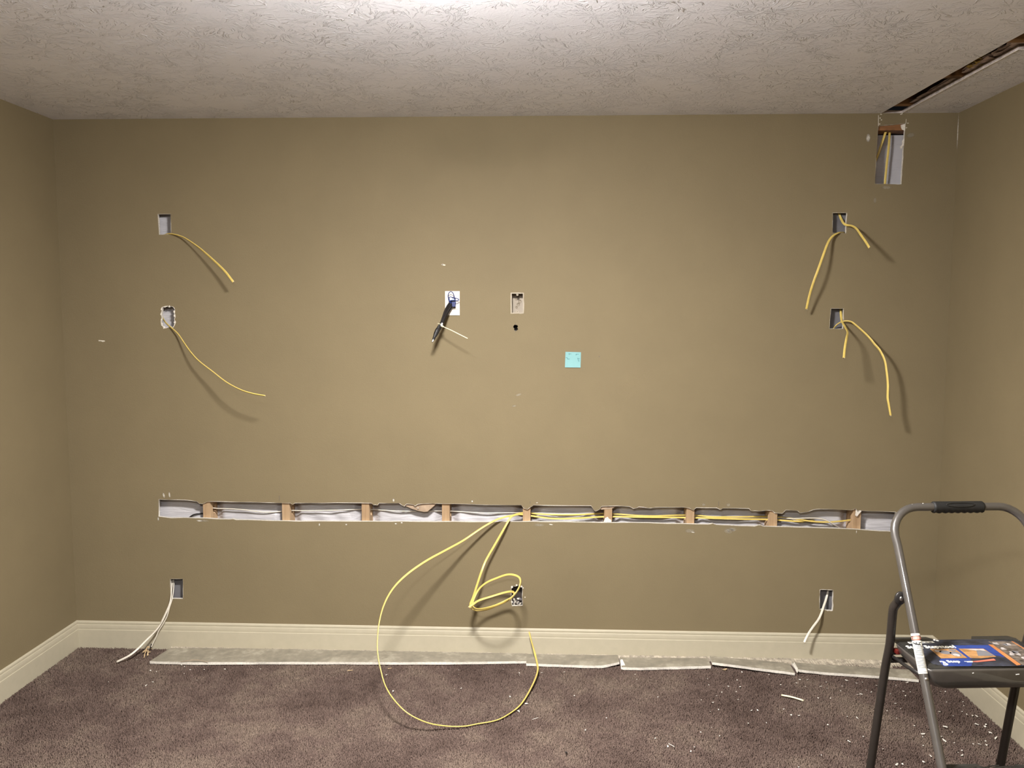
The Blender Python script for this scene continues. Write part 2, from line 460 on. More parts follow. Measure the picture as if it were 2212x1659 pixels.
H_PL = wallpts([(970, 640), (986, 640), (986, 668), (970, 668)])
H_BX = wallpts([(1103.5, 632.5), (1131.5, 632.5), (1131.5, 677.5), (1103.5, 677.5)], 0.0006, 3)
H_RD = wallpts([(1109, 704), (1112, 701.5), (1117, 702), (1119, 705), (1117.5, 708), (1119.5, 711), (1116, 714.5), (1113, 715), (1110, 713), (1111, 709.5), (1108.5, 707.5)], 0.0004, 1)
H_TR = wallpts([(1897, 272), (1926, 270), (1956.5, 266.5), (1953.5, 300), (1951.5, 330), (1949, 370), (1947.5, 398), (1918, 397.5), (1890, 397), (1893, 335)], 0.0006, 3)
slot_top = [(343, 1079), (365, 1079.5), (400, 1080.5), (425, 1083), (430, 1087.5), (438, 1088.5), (446, 1084.5), (452, 1083.5), (484, 1084), (520, 1084.5), (560, 1085), (604, 1086.5),
            (627, 1087), (632, 1090), (637, 1087), (700, 1086.5), (760, 1086.5), (803, 1087), (806, 1091), (816, 1091), (819, 1087), (862, 1087), (868, 1091), (873, 1094), (878, 1089), (892, 1089.5), (897, 1094), (902, 1089.5),
            (925, 1088), (945, 1088), (990, 1088.5), (1050, 1090.5), (1126, 1091), (1131, 1098), (1139, 1100.5), (1146, 1096), (1152, 1091.5), (1200, 1092), (1277, 1092.5), (1282, 1101), (1287, 1104.5), (1294, 1101), (1300, 1093.5),
            (1330, 1093), (1360, 1094), (1368, 1099), (1380, 1095.5), (1398, 1097), (1405, 1098), (1416, 1096), (1476, 1096), (1490, 1098), (1497, 1102.5), (1504, 1097), (1548, 1097), (1555, 1101), (1563, 1097.5),
            (1618, 1098.5), (1622, 1103.5), (1640, 1104), (1655, 1102.5), (1668, 1103), (1674, 1108), (1690, 1109.5), (1697, 1102), (1722, 1103), (1728, 1107.5), (1745, 1106), (1758, 1101), (1775, 1099.5), (1800, 1100), (1840, 1102),
            (1848, 1098), (1852, 1107), (1857, 1103), (1880, 1104), (1935, 1106)]
slot_bot = [(1935, 1149), (1900, 1147), (1850, 1143.5), (1800, 1141), (1750, 1139.5), (1700, 1138), (1650, 1137), (1643, 1134), (1630, 1136.5), (1600, 1136), (1548, 1133.5), (1540, 1131), (1530, 1132.5), (1480, 1131.5), (1400, 1129.5),
            (1330, 1129), (1300, 1128.5), (1240, 1127.5), (1180, 1127), (1120, 1127), (1050, 1127.5), (980, 1127), (900, 1126.5), (840, 1126.5), (760, 1126), (690, 1125.5), (640, 1125.5), (600, 1125), (560, 1123.5), (510, 1122.5), (503, 1120.5), (495, 1122), (445, 1119.5),
            (400, 1118.5), (370, 1118.5), (343, 1116)]
H_SLOT = wallpts(slot_top + slot_bot, 0.0008, 1)
WT = 0.0127
def wall_mats(me, paint, side, backm):
    me.materials.append(paint); me.materials.append(side); me.materials.append(backm)

holes = [H_UL, H_ML, H_LL, H_UR, H_MR, H_LR, H_CL, H_PL, H_BX, H_RD, H_TR, H_SLOT]
me = sheet([(0, -0.012), (RW, -0.012), (RW, RH + 0.0), (0, RH + 0.0)], holes, WT)
wall_mats(me, PAINT, GYP, BROWNP)
me.transform(Matrix(((1, 0, 0, 0), (0, 0, 1, 0), (0, 1, 0, 0), (0, 0, 0, 1))))   # xy -> xz, thickness -> +y
me.flip_normals()
for p in me.polygons:
    c = p.center
    p.material_index = 0 if c.y < 1e-5 else (2 if c.y > WT - 1e-5 else 1)
wall_back = struct(link('wall_back', me))

def slab(name, x0, x1, y0, y1, z0, z1, mat):
    V, F = box_vf(x0, x1, y0, y1, z0, z1); return struct(mesh(name, V, F, mat))
slab('wall_left', -0.1, 0, RBACK, WT, -0.012, RH + 0.0127, PAINT)
slab('wall_right', RW, RW + 0.1, RBACK, WT, -0.012, RH + 0.0127, PAINT)
slab('wall_front', -0.1, RW + 0.1, RBACK - 0.1, RBACK, -0.012, RH + 0.0127, PAINT)
floor = slab('floor', -0.1, RW + 0.1, RBACK - 0.1, 0.3, -0.05, -0.010, CARPET_BASE)

# ceiling with the cut slot that runs out from the back wall, wider at its near end
cslot = [(3.978, 0.0), (4.072, 0.0), (4.071, -0.20), (4.074, -0.45), (4.076, -0.70), (4.080, -0.925), (4.16, -0.928), (4.30, -0.93), (4.30, -1.36), (4.006, -1.36), (4.001, -1.10), (3.996, -0.95), (3.990, -0.70), (3.985, -0.44), (3.981, -0.2)]
cs = []
for i, (x, y) in enumerate(cslot):
    x2, y2 = cslot[(i + 1) % len(cslot)]
    for k in range(4):
        t = k / 4; cs.append((x + (x2 - x) * t + (random.uniform(-0.0012, 0.0012)), min(-0.001, y + (y2 - y) * t)))
me = sheet([(-0.0, RBACK), (RW, RBACK), (RW, 0.0), (0.0, 0.0)], [cs], WT)
wall_mats(me, CEIL, CORE, BROWNP)
me.transform(Matrix.Translation((0, 0, RH)))
for p in me.polygons:
    c = p.center; p.material_index = 0 if c.z < RH + 1e-5 else (2 if c.z > RH + WT - 1e-5 else 1)
ceiling = struct(link('ceiling', me))
V, F = tube_vf([Vector((x + .0004, y, RH - .0002)) for x, y in [(4.072, -0.002), (4.071, -0.20), (4.074, -0.45), (4.076, -0.70), (4.080, -0.925), (4.16, -0.928), (4.30, -0.93)]], .0014, 5); mesh('cut_rim', V, F, GYP, ceiling)
# what the slot shows: joists across, the dark subfloor, ragged insulation
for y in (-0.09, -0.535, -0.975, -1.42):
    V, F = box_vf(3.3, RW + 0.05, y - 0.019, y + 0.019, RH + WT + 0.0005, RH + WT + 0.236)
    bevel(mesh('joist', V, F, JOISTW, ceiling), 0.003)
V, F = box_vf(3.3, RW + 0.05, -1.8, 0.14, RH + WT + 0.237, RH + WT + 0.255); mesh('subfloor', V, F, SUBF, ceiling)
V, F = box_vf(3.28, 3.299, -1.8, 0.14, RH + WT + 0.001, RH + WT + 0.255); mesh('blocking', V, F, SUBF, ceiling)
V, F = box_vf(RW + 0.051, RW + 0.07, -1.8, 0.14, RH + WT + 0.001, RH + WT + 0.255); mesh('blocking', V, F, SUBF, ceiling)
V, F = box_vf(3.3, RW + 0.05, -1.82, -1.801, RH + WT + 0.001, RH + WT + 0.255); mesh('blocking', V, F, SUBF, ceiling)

def lumpy(name, x0, x1, y0, y1, z0, z1, mat, parent, seed, amp=0.02):
    rnd = random.Random(seed); nx, ny, nz = 5, 16, 5
    bm = bmesh.new(); bmesh.ops.create_cube(bm, size=1.0)
    bmesh.ops.subdivide_edges(bm, edges=bm.edges[:], cuts=5, use_grid_fill=True)
    for v in bm.verts:
        v.co = Vector((x0 + (v.co.x + .5) * (x1 - x0), y0 + (v.co.y + .5) * (y1 - y0), z0 + (v.co.z + .5) * (z1 - z0)))
        if v.co.z > z0 + 0.002 or True:
            v.co += Vector((rnd.uniform(-amp, amp), rnd.uniform(-amp, amp) * .6, abs(rnd.uniform(0, amp)) * .6))
    me = bpy.data.meshes.new(name); bm.to_mesh(me); bm.free()
    return link(name, me, mat, parent)
lumpy('insulation', 4.066, 4.26, -0.50, -0.12, RH + WT + 0.004, RH + WT + 0.016, INSUL, ceiling, 3, 0.011)
lumpy('insulation', 4.066, 4.26, -0.77, -0.57, RH + WT + 0.004, RH + WT + 0.016, INSUL, ceiling, 4, 0.011)
lumpy('insulation', 4.056, 4.08, -0.72, -0.63, RH + WT + 0.008, RH + WT + 0.035, INSY, ceiling, 5, 0.012)
lumpy('insulation', 4.066, 4.26, -0.945, -0.79, RH + WT + 0.004, RH + WT + 0.016, INSUL, ceiling, 6, 0.011)

# ------------------------------------------------------------------ inside the back wall
BORE_Z = 0.715
def stud(x0):
    yz = []
    me = sheet([(WT + 0.0006, 0.0), (WT + 0.0895, 0.0), (WT + 0.0895, 2.58), (WT + 0.0006, 2.58)],
               [[(0.064 + 0.021 * math.cos(a), BORE_Z_AT(x0) + 0.024 * math.sin(a)) for a in [2 * PI * k / 14 for k in range(14)]]], 0.038)
    me.transform(Matrix(((0, 0, 1, x0), (1, 0, 0, 0), (0, 1, 0, 0), (0, 0, 0, 1))))
    return link('stud', me, STUDW, wall_back)
def BORE_Z_AT(x): return 0.716 - (x - 0.7) * 0.004
for i in range(-2, 8): stud(1.0833 + 0.4064 * i)
stud(RW - 0.045)
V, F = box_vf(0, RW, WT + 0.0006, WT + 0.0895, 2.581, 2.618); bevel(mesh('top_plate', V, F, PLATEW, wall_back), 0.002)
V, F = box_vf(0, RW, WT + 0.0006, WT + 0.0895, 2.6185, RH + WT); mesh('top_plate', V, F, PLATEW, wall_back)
# white plastic sheet stapled behind the studs and puffed forward by insulation between them
def vapor():
    nx, nz = 440, 200; V = []; F = []
    rnd = np.random.RandomState(4)
    ph = rnd.uniform(0, 6.28, (40, 3)); am = rnd.uniform(0.3, 1.0, 40); kx = rnd.uniform(-14, 14, 40); kz = rnd.uniform(-22, 22, 40)
    for j in range(nz + 1):
        z = 0.0 + 2.575 * j / nz
        for i in range(nx + 1):
            x = RW * i / nx
            u = ((x - 0.019 - 1.0833) / 0.4064) % 1.0; b = min(u, 1 - u) * 0.4064
            puff = min(1.0, max(0.0, (b - 0.021) / 0.05)); puff = puff * puff * (3 - 2 * puff)
            if x > 3.95 and z > 1.4: puff *= 0.3
            wv = 0.0
            for q in range(40): wv += am[q] * math.sin(kx[q] * x + kz[q] * z + ph[q][0])
            wv /= 14.0
            d = puff * (0.037 + 0.004 * math.sin(70 * (0.5 * x + z) + 3 * math.sin(9 * x)) * (0.5 + 0.5 * math.sin(5 * x + 2)) + 0.009 * wv + 0.008 * max(0, math.sin(x * 7.7)) * max(0, 1 - abs(z - 0.66) / 0.09))
            V.append((x, WT + 0.0905 - max(0.0, d), z))
    for j in range(nz):
        for i in range(nx):
            a = j * (nx + 1) + i; F.append((a, a + 1, a + nx + 2, a + nx + 1))
    return V, F
V, F = vapor(); mesh('vapor_barrier', V, F, VAPOR, wall_back, True)
# darker panels seen behind four of the outlet cut-outs
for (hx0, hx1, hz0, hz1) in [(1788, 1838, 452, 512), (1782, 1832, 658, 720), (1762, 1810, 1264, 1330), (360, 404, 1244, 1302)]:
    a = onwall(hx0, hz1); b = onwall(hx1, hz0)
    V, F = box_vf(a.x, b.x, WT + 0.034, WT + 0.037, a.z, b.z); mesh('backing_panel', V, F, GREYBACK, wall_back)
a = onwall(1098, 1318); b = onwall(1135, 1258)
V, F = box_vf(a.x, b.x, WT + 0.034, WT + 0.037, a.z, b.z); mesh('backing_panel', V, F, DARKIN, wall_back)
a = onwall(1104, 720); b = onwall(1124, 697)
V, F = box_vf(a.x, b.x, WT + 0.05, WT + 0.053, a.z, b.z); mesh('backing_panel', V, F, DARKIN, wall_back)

def m_soft(name, c, strength=1.0):
    t = NT(name); g = t.vmath('SUBTRACT', t.tc.outputs['Generated'], (.5, .5, .5)).outputs[0]
    g = t.vmath('MULTIPLY', g, (2, 0, 2)).outputs[0]; rr = t.vmath('LENGTH', g).outputs['Value']
    nz = t.noise(160, 3); al = t.math('MULTIPLY', t.mapr(rr, 0.15, 1.0, strength, 0.0), t.mapr(nz.outputs[0], 0.3, 0.55, 0.55, 1.0))
    t.col(t.ramp(nz.outputs[0], [(0.3, tuple(x * .9 for x in c[:3]) + (1,)), (0.7, c)]).outputs[0]); t.L(al, t.b.inputs['Alpha']); t.b.inputs['Roughness'].default_value = 0.85
    return t.m
SOFT = m_soft('thin_spackle', (0.62, 0.58, 0.49, 1), 1.0); SOFTF = m_soft('thin_chalk', (0.44, 0.39, 0.29, 1), 0.32)
def patch(name, pix, mat, proud=0.0008, parent=wall_back, y0=0.0, seed=None):
    """small flat flake on the wall face."""
    P = [onwall(*q) for q in pix]; n = len(P)
    V = [(p.x, y0 - 0.0001, p.z) for p in P] + [(p.x, y0 - proud, p.z) for p in P]
    F = [tuple(range(n, 2 * n))[::-1], tuple(range(n))] + [(i, (i + 1) % n, n + (i + 1) % n, n + i) for i in range(n)]
    return mesh(name, V, F, mat, parent)
def blob(cx, cy, rx, ry, n=12, ang=0, jit=0.15):
    out = []
    for k in range(n):
        a = 2 * PI * k / n; j = 1 + random.uniform(-jit, jit); x = rx * j * math.cos(a); y = ry * j * math.sin(a)
        out.append((cx + x * math.cos(ang) - y * math.sin(ang), cy + x * math.sin(ang) + y * math.cos(ang)))
    return out
# torn board paper and gypsum flaps round the long slot
patch('torn_paper', [(868, 1087), (873, 1093), (886, 1099), (900, 1104), (915, 1107), (923, 1106), (930, 1100), (938, 1093), (943, 1088)], BROWNP, 0.0015, y0=WT)
patch('torn_paper', [(1296, 1092), (1291, 1101), (1300, 1102), (1320, 1101), (1328, 1097), (1336, 1093)], BROWNP, 0.0015, y0=WT)
patch('torn_paper', [(1366, 1094), (1372, 1100), (1384, 1099), (1400, 1099), (1410, 1097), (1414, 1094)], BROWNP, 0.0015, y0=WT)
patch('torn_paper', [(1548, 1096), (1556, 1103), (1566, 1099), (1590, 1098), (1612, 1100), (1618, 1097)], GREYBACK, 0.0015, y0=WT)
patch('gypsum_flake', [(1304, 1128), (1307, 1120), (1313, 1117), (1316, 1121), (1321, 1124), (1321, 1128.5)], GYP, 0.006, y0=0.008)
patch('gypsum_flake', [(1849, 1103), (1856, 1102), (1861, 1104), (1856, 1110), (1851, 1116), (1848, 1114)], GYP, 0.004, y0=0.004)
patch('gypsum_flake', [(1281, 1092), (1283, 1100), (1288, 1104), (1296, 1101), (1298, 1094)], GYP, 0.003, y0=0.009)
# chipped rim of the middle left cut-out and crumbled board in the lower centre one
for (x, y, r) in [(349, 668, 2.4), (348, 679, 2.8), (349, 690, 2.4), (350, 700, 2.6), (354, 707, 2.6), (366, 662, 2.6), (377, 673, 2.8), (377, 682, 2.4), (378, 696, 3.0), (370, 707.5, 2.4), (357, 663, 2.0)]:
    patch('gypsum_chip', blob(x, y, r * 0.65, r * 1.0, 9, 0, .38), GYP, 0.003, y0=0.002)
for k in range(16):
    x = random.uniform(1107, 1126); y = random.uniform(1295, 1308)
    patch('gypsum_chip', blob(x, y, random.uniform(2, 4), random.uniform(1.5, 3), 7, random.uniform(0, 3), 0.3), GYP if k % 3 else GREYBACK, 0.006, y0=random.uniform(0.012, 0.03))
for (x, y, r) in [(1106, 1268, 2.2), (1116, 1264, 2.0), (1126, 1267, 2.0), (1130, 1270, 1.4), (1106, 1300, 2), (1134, 1290, 1.2)]:
    patch('gypsum_chip', blob(x, y, r, r, 7), GYP, 0.002, y0=0.001)
for pts in ([(1953, 298), (1956, 296), (1955, 312), (1950, 316), (1947, 322), (1944, 318), (1949, 312), (1949, 305)], [(1946, 270), (1956, 267), (1955, 282), (1949, 280), (1947, 276)], [(1949, 384), (1954, 385), (1953, 388), (1948, 388)]):
    patch('gypsum_chip', pts, GYP, 0.002, y0=0.003)
patch('gypsum_flake', [(1620, 1098), (1622, 1103), (1640, 1104.5), (1655, 1103), (1668, 1103.5), (1674, 1109), (1690, 1110), (1696, 1102), (1690, 1100), (1650, 1099)], GYP, 0.004, y0=0.007)
# pale torn edge of paint and paper round each cut
def rim(H, lo, hi, name='cut_rim'):
    n = len(H); rnd = random.Random(n); A = 0.0
    for i in range(n): A += H[i][0] * H[(i + 1) % n][1] - H[(i + 1) % n][0] * H[i][1]
    sg = 1 if A > 0 else -1; V = []; F = []
    for i in range(n):
        p, q = H[i - 1], H[(i + 1) % n]; dx, dz = q[0] - p[0], q[1] - p[1]; L = math.hypot(dx, dz) or 1
        o = rnd.uniform(lo, hi) * (1 if rnd.random() > .2 else .3)
        x, z = H[i]; V += [(x, -0.0004, z), (x + sg * dz / L * o, -0.0004, z - sg * dx / L * o)]
    for i in range(n):
        a, b = 2 * i, 2 * ((i + 1) % n); F.append((a, b, b + 1, a + 1) if sg < 0 else (a, a + 1, b + 1, b))
    V += [(x, 0.003, z) for x, y, z in V[0::2]]
    for i in range(n):
        j = (i + 1) % n; F.append((2 * i, 2 * n + i, 2 * n + j, 2 * j))
    mesh(name, V, F, GYP, wall_back)
for H, lo, hi in ((H_UL, .0004, .0016), (H_ML, .001, .004), (H_LL, .0003, .0014), (H_UR, .0003, .0013), (H_MR, .0004, .0014), (H_LR, .0010, .0030), (H_CL, .0004, .0025), (H_BX, .0002, .0012), (H_TR, .0001, .0010), (H_SLOT, .0003, .0022)): rim(H, lo, hi)
# wear on the paint
patch('spackle_smear', blob(1875.5, 298, 5.5, 10.0, 16, 0, .05), SOFT)
patch('spackle_smear', blob(1967, 292, 14, 4.5, 16, -0.45, .05), SOFTF)
patch('spackle_smear', [(2069, 240), (2074.5, 240), (2073.5, 280), (2071, 330), (2065.5, 330), (2068, 280)], SOFT)
patch('spackle_smear', blob(1120, 853, 10, 2.2, 12, -0.4), SOFTF); patch('spackle_smear', blob(1111, 877, 7, 2.0, 12, -0.3), SOFTF)
for (x, y, rx, ry, a) in [(1573, 1147, 14, 6, .4), (1582, 1143, 14, 4, .3), (1490, 1147, 14, 5, .2), (1165, 1134, 14, 4, 0), (440, 1125, 14, 3, .1), (1915, 405, 14, 5, 0), (1890, 433, 4, 8, 0), (1520, 1090, 5, 4, 0), (1573, 1091, 6, 5, 0)]:
    patch('chalk_smear', blob(x, y, rx, ry, 14, a, .05), SOFTF)
patch('spackle_smear', [(213, 734.5), (220, 735), (226, 735.6), (227, 737.5), (222, 738.6), (218, 737), (213, 737)], SMEAR)
patch('nail_dent', blob(958, 572, 4.5, 1.6, 10, 0.2), SMEAR); patch('nail_dent', blob(956, 571.6, 2.0, 0.9, 8), PENCIL, 0.0012)
patch('nail_dent', blob(1294.5, 770, 1.0, 1.0, 8), PENCIL)
for (x, y0, y1) in [(603.5, 1071, 1083), (1552.3, 1083, 1093), (1113.5, 697, 701), (1113.7, 714, 718), (1145, 1083, 1088)]:
    patch('pencil_mark', [(x - 0.5, y0), (x + 0.6, y0), (x + 0.5, y1), (x - 0.3, y1)], PENCIL)
for (x, y, rx, ry, a) in [(354, 1070, 7, 1.1, 1.2), (366, 1068, 7, 1.2, 1.35), (342, 1121, 4, 1.2, 1.5), (690, 1133, 4, 0.9, 1.8), (748, 1133, 3, 1.0, 0.6), (1573, 1146, 5, 1.2, 0.7), (1582, 1144, 9, 1.1, 0.5), (1497, 1150, 6, 0.8, 0.3),
                         (1850, 1149, 4, 0.8, 1.57), (855, 1131, 3, 1.2, 0.5), (868, 1129, 3, 1.3, 0.2), (1190, 1133, 6, 0.8, 0.3), (1020, 1083, 2, 2, 0), (850, 1081, 2, 3, 0), (432, 1125, 7, 1.5, 0.2), (1160, 1086, 3, 0.8, 0.2), (903, 1257 - 160, 2, 1, 0)]:
    patch('scratch', blob(x, y, rx * 1.2, ry * 1.5, 10, a), SOFT)
# knife lines of the patch above the top right cut-out
for pts in ([(1897, 249), (1898.2, 249), (1898, 272), (1896.8, 272)], [(1957, 257), (1958, 257), (1957.3, 267), (1956.4, 267)]):
    patch('scratch', pts, SMEAR)
for (x, y) in [(1903, 247), (1901, 255), (1904, 259), (1900, 268), (1948, 246), (1946, 247), (1961, 266), (1958, 276)]:
    patch('spackle_smear', blob(x, y, 1.8, 1.2, 7), SMEAR)

# ------------------------------------------------------------------ baseboards
PROF = [(0, -0.012), (BT, -0.012), (BT, 0.0905), (BT - 0.0008, 0.0925), (BT - 0.0030, 0.0932), (BT - 0.0030, 0.0955), (BT - 0.0022, 0.0965), (BT - 0.0024, 0.106), (BT - 0.0034, 0.1150),
        (BT - 0.0048, 0.1185), (BT - 0.0075, 0.1190), (BT - 0.0075, 0.1205), (BT - 0.0058, 0.1220), (BT - 0.0058, 0.128), (BT - 0.0075, 0.1325), (BT - 0.0105, BH), (0, BH)]
def baseboard(name, p_at, miter0, miter1):
    n = len(PROF); V = [p_at(0, d, z) for d, z in PROF] + [p_at(1, d, z) for d, z in PROF]
    F = [(i, (i + 1) % n, n + (i + 1) % n, n + i) for i in range(n)] + [tuple(range(n))[::-1], tuple(range(n, 2 * n))]
    return struct(mesh(name, V, F, TRIM))
e = 0.0002
baseboard('baseboard_back', lambda t, d, z: ((d + e) if t == 0 else RW - d - e, -d - e, z), 1, 1)
baseboard('baseboard_left', lambda t, d, z: (d + e, (-d - e) if t == 0 else RBACK, z), 1, 0)
baseboard('baseboard_right', lambda t, d, z: (RW - d - e, (-d - e) if t == 0 else RBACK, z), 1, 0)

# ------------------------------------------------------------------ carpet pile
def pile():
    rs = np.random.RandomState(11)
    sp = 0.0044; x0, x1, y0, y1 = BT + 0.003, RW - BT - 0.003, -1.42, -BT - 0.003
    gx = np.arange(x0, x1, sp); gy = np.arange(y0, y1, sp)
    X, Y = np.meshgrid(gx, gy); X = X.ravel(); Y = Y.ravel(); n = len(X)
    X = np.clip(X + rs.uniform(-.6, .6, n) * sp, x0, x1); Y = np.clip(Y + rs.uniform(-.6, .6, n) * sp, y0, y1)
    ph = rs.uniform(0, 6.28, (12, 2)); k = rs.uniform(-6, 6, (12, 2))
    fx = sum(np.sin(k[i, 0] * X + k[i, 1] * Y + ph[i, 0]) for i in range(12)) / 4
    fy = sum(np.cos(k[i, 1] * X - k[i, 0] * Y + ph[i, 1]) for i in range(12)) / 4
    lx = 0.0010 * fx + rs.normal(0, 0.0016, n); ly = 0.0010 * fy + rs.normal(0, 0.0016, n)
    clump = np.sin(X * 410 + 3 * np.sin(Y * 97)) * np.sin(Y * 380 + 3 * np.sin(X * 83))
    h = 0.0095 + rs.normal(0, 0.0012, n) + 0.0010 * clump; r = 0.0017 + rs.uniform(0, 0.0009, n); a0 = rs.uniform(0, 6.28, n)
    V = np.zeros((n, 6, 3), np.float32); tz = rs.normal(0, .0008, (n, 3))
    for j in range(3):
        a = a0 + j * 2.0944
        V[:, j, 0] = X + r * np.cos(a); V[:, j, 1] = Y + r * np.sin(a); V[:, j, 2] = -0.0105
        V[:, 3 + j, 0] = X + lx + r * .8 * np.cos(a + .6); V[:, 3 + j, 1] = Y + ly + r * .8 * np.sin(a + .6); V[:, 3 + j, 2] = -0.0105 + h + tz[:, j]
    V[:, :, 0] = np.clip(V[:, :, 0], BT + 0.001, RW - BT - 0.001); V[:, :, 1] = np.minimum(V[:, :, 1], -BT - 0.001)
    quads = np.array([[0, 1, 4, 3], [1, 2, 5, 4], [2, 0, 3, 5]]); tris = np.array([[3, 4, 5]])
    base = (np.arange(n) * 6)[:, None, None]
    Q = (quads[None] + base).reshape(n, -1); T = (tris[None] + base).reshape(n, -1)
    loops = np.concatenate([Q, T], 1).ravel()
    per = np.array([4, 4, 4, 3]); tot = np.tile(per, n); start = np.concatenate([[0], np.cumsum(tot)[:-1]])
    me = bpy.data.meshes.new('carpet_pile')
    me.vertices.add(n * 6); me.vertices.foreach_set('co', V.ravel())
    me.loops.add(len(loops)); me.loops.foreach_set('vertex_index', loops.astype(np.int32))
    me.polygons.add(len(tot)); me.polygons.foreach_set('loop_start', start.astype(np.int32)); me.polygons.foreach_set('loop_total', tot.astype(np.int32))
    me.update(calc_edges=True)
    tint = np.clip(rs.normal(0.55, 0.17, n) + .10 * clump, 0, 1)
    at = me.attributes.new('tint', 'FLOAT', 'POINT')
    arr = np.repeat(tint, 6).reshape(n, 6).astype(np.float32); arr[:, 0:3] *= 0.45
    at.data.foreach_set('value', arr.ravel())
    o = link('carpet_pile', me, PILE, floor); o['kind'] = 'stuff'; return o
pile()

# ------------------------------------------------------------------ ceiling lamps
def lamp(xy, label, glass=GLASSM):
    t = empty('ceiling_lamp', (xy[0], xy[1], RH)); tag(t, label, 'lamp', 'short stem ceiling lamps')
    V, F = lathe_vf([(0.066, -0.0005), (0.070, -0.004), (0.066, -0.020), (0.016, -0.026), (0.014, -0.1260), (0.150, -0.1300), (0.178, -0.1360), (0.180, -0.1440), (0.174, -0.1490)], 40); mesh('lamp_mount', V, F, NICKEL, t, True)
    pr = [(0.164, -0.1495)] + [(0.164 * math.cos(a), -0.1495 - 0.056 * math.sin(a)) for a in [PI / 2 * k / 10 for k in range(1, 10)]] + [(0.006, -0.2055)]
    V, F = lathe_vf(pr, 32); mesh('glass_dome', V, F, glass, t, True)
    return t
lamp(LAMP_A, 'glowing white dome ceiling lamp at the top edge, near the back wall')
lamp(LAMP_B, 'white dome ceiling lamp behind the photographer, out of the picture', GLASSB)

# ------------------------------------------------------------------ cables
def cable(name, pts, tw, mat, label, cat='cable', group=None, a=0.0055, b=0.0025, tip=True, n=8, cond=(WPL, BLKM, COPPER)):
    """pts: (px, py, depth) sight points taken to their depth, or world Vectors."""
    P = [p if isinstance(p, Vector) else onwall(*p) for p in pts]
    V, F, path = flat_cable_vf(P, tw, n, a, b)
    c = path[0].copy()
    o = mesh(name, [v - c for v in V], F, mat, None, True); o.location = c
    tag(o, label, cat, group)
    if tip:
        T = (path[-1] - path[-2]).normalized(); Wd = (V[-1] - V[-7]).normalized()
        for k, m in zip((-1, 0, 1), cond):
            p0 = path[-1] + Wd * (k * a * 0.5) - T * 0.002; L = 0.006 - 0.001 * abs(k)
            v, f = tube_vf([p0 - c, p0 + T * L - c], b * 0.42, 6); mesh('conductor', v, f, m, o)
    return o

cable('electrical_cable', [(350, 509, .055), (356, 507.5, .03), (363, 505.5, .006), (372, 505.5, -.008), (385, 508.5, -.02), (400, 514.5, -.035), (430, 535, -.07), (460, 561, -.10), (485, 585, -.125), (504, 609, -.138)],
      [70, 70, 70, 72, 70, 65, 48, 30, 15, 0], YEL, 'yellow cable curving out of the upper left wall cut-out, black and white tips', group='yellow electrical cables')
cable('electrical_cable', [(349, 680, .07), (351, 685, .05), (355, 693, .025), (362, 701, 0), (375, 712, -.02), (386, 723, -.035), (400, 744, -.06), (413, 762, -.085), (430, 780, -.11), (460, 803, -.145), (490, 826, -.18), (520, 842, -.21), (545, 850, -.225), (573, 855, -.233)],
      [40, 40, 40, 50, 60, 62, 55, 50, 60, 70, 68, 60, 60, 65], YEL, 'long thin yellow cable drooping from the chipped left cut-out below the upper left one', group='yellow electrical cables')
cable('electrical_cable', [(1811, 458, .046), (1813, 463, .042), (1817, 473, .03), (1822, 482, .004), (1828, 486, -.012), (1840, 488, -.035), (1850, 494, -.07), (1860, 508, -.12), (1870, 522, -.165), (1878, 535, -.2)],
      [40, 30, 30, 30, 40, 68, 70, 66, 60, 58], YEL, 'short yellow cable bending right out of the upper right wall cut-out', group='yellow electrical cables')
cable('electrical_cable', [(1824, 502, .05), (1818, 502, .02), (1811, 503, -.008), (1800, 509, -.025), (1792, 518, -.04), (1786, 530, -.06), (1778, 552, -.085), (1768, 580, -.10), (1757, 610, -.10), (1748, 640, -.08), (1742, 668, -.06)],
      [60, 62, 68, 55, 40, 28, 10, 0, -8, -5, 0], YEL, 'yellow cable hanging down to the left from the upper right wall cut-out', group='yellow electrical cables')
cable('electrical_cable', [(1816, 662, .046), (1816, 670, .040), (1817, 685, .015), (1819, 695, -.02), (1826, 707, -.08), (1831, 718, -.14), (1829, 729, -.18), (1826, 745, -.21), (1824, 760, -.23), (1823, 773, -.245)],
      [40, 40, 20, 10, 0, 0, 0, 0, 0, 0], YEL, 'short broad yellow stub hanging from the lower of the two yellow-cabled right cut-outs', group='yellow electrical cables')
cable('electrical_cable', [(1799, 713, .045), (1801, 709, .032), (1808, 701, .01), (1818, 695.5, -.012), (1830, 693.5, -.025), (1842, 697, -.035), (1873, 724, -.065), (1890, 744, -.09), (1901, 757, -.105), (1911, 778, -.125), (1915, 800, -.135), (1918, 830, -.145), (1917.5, 858, -.15), (1920, 875, -.155), (1924, 898, -.158)],
      [60, 60, 60, 66, 68, 66, 62, 60, 60, 62, 60, 52, 52, 62, 66], YEL, 'long yellow cable arching right and down from the same cut-out as the broad stub', group='yellow electrical cables')

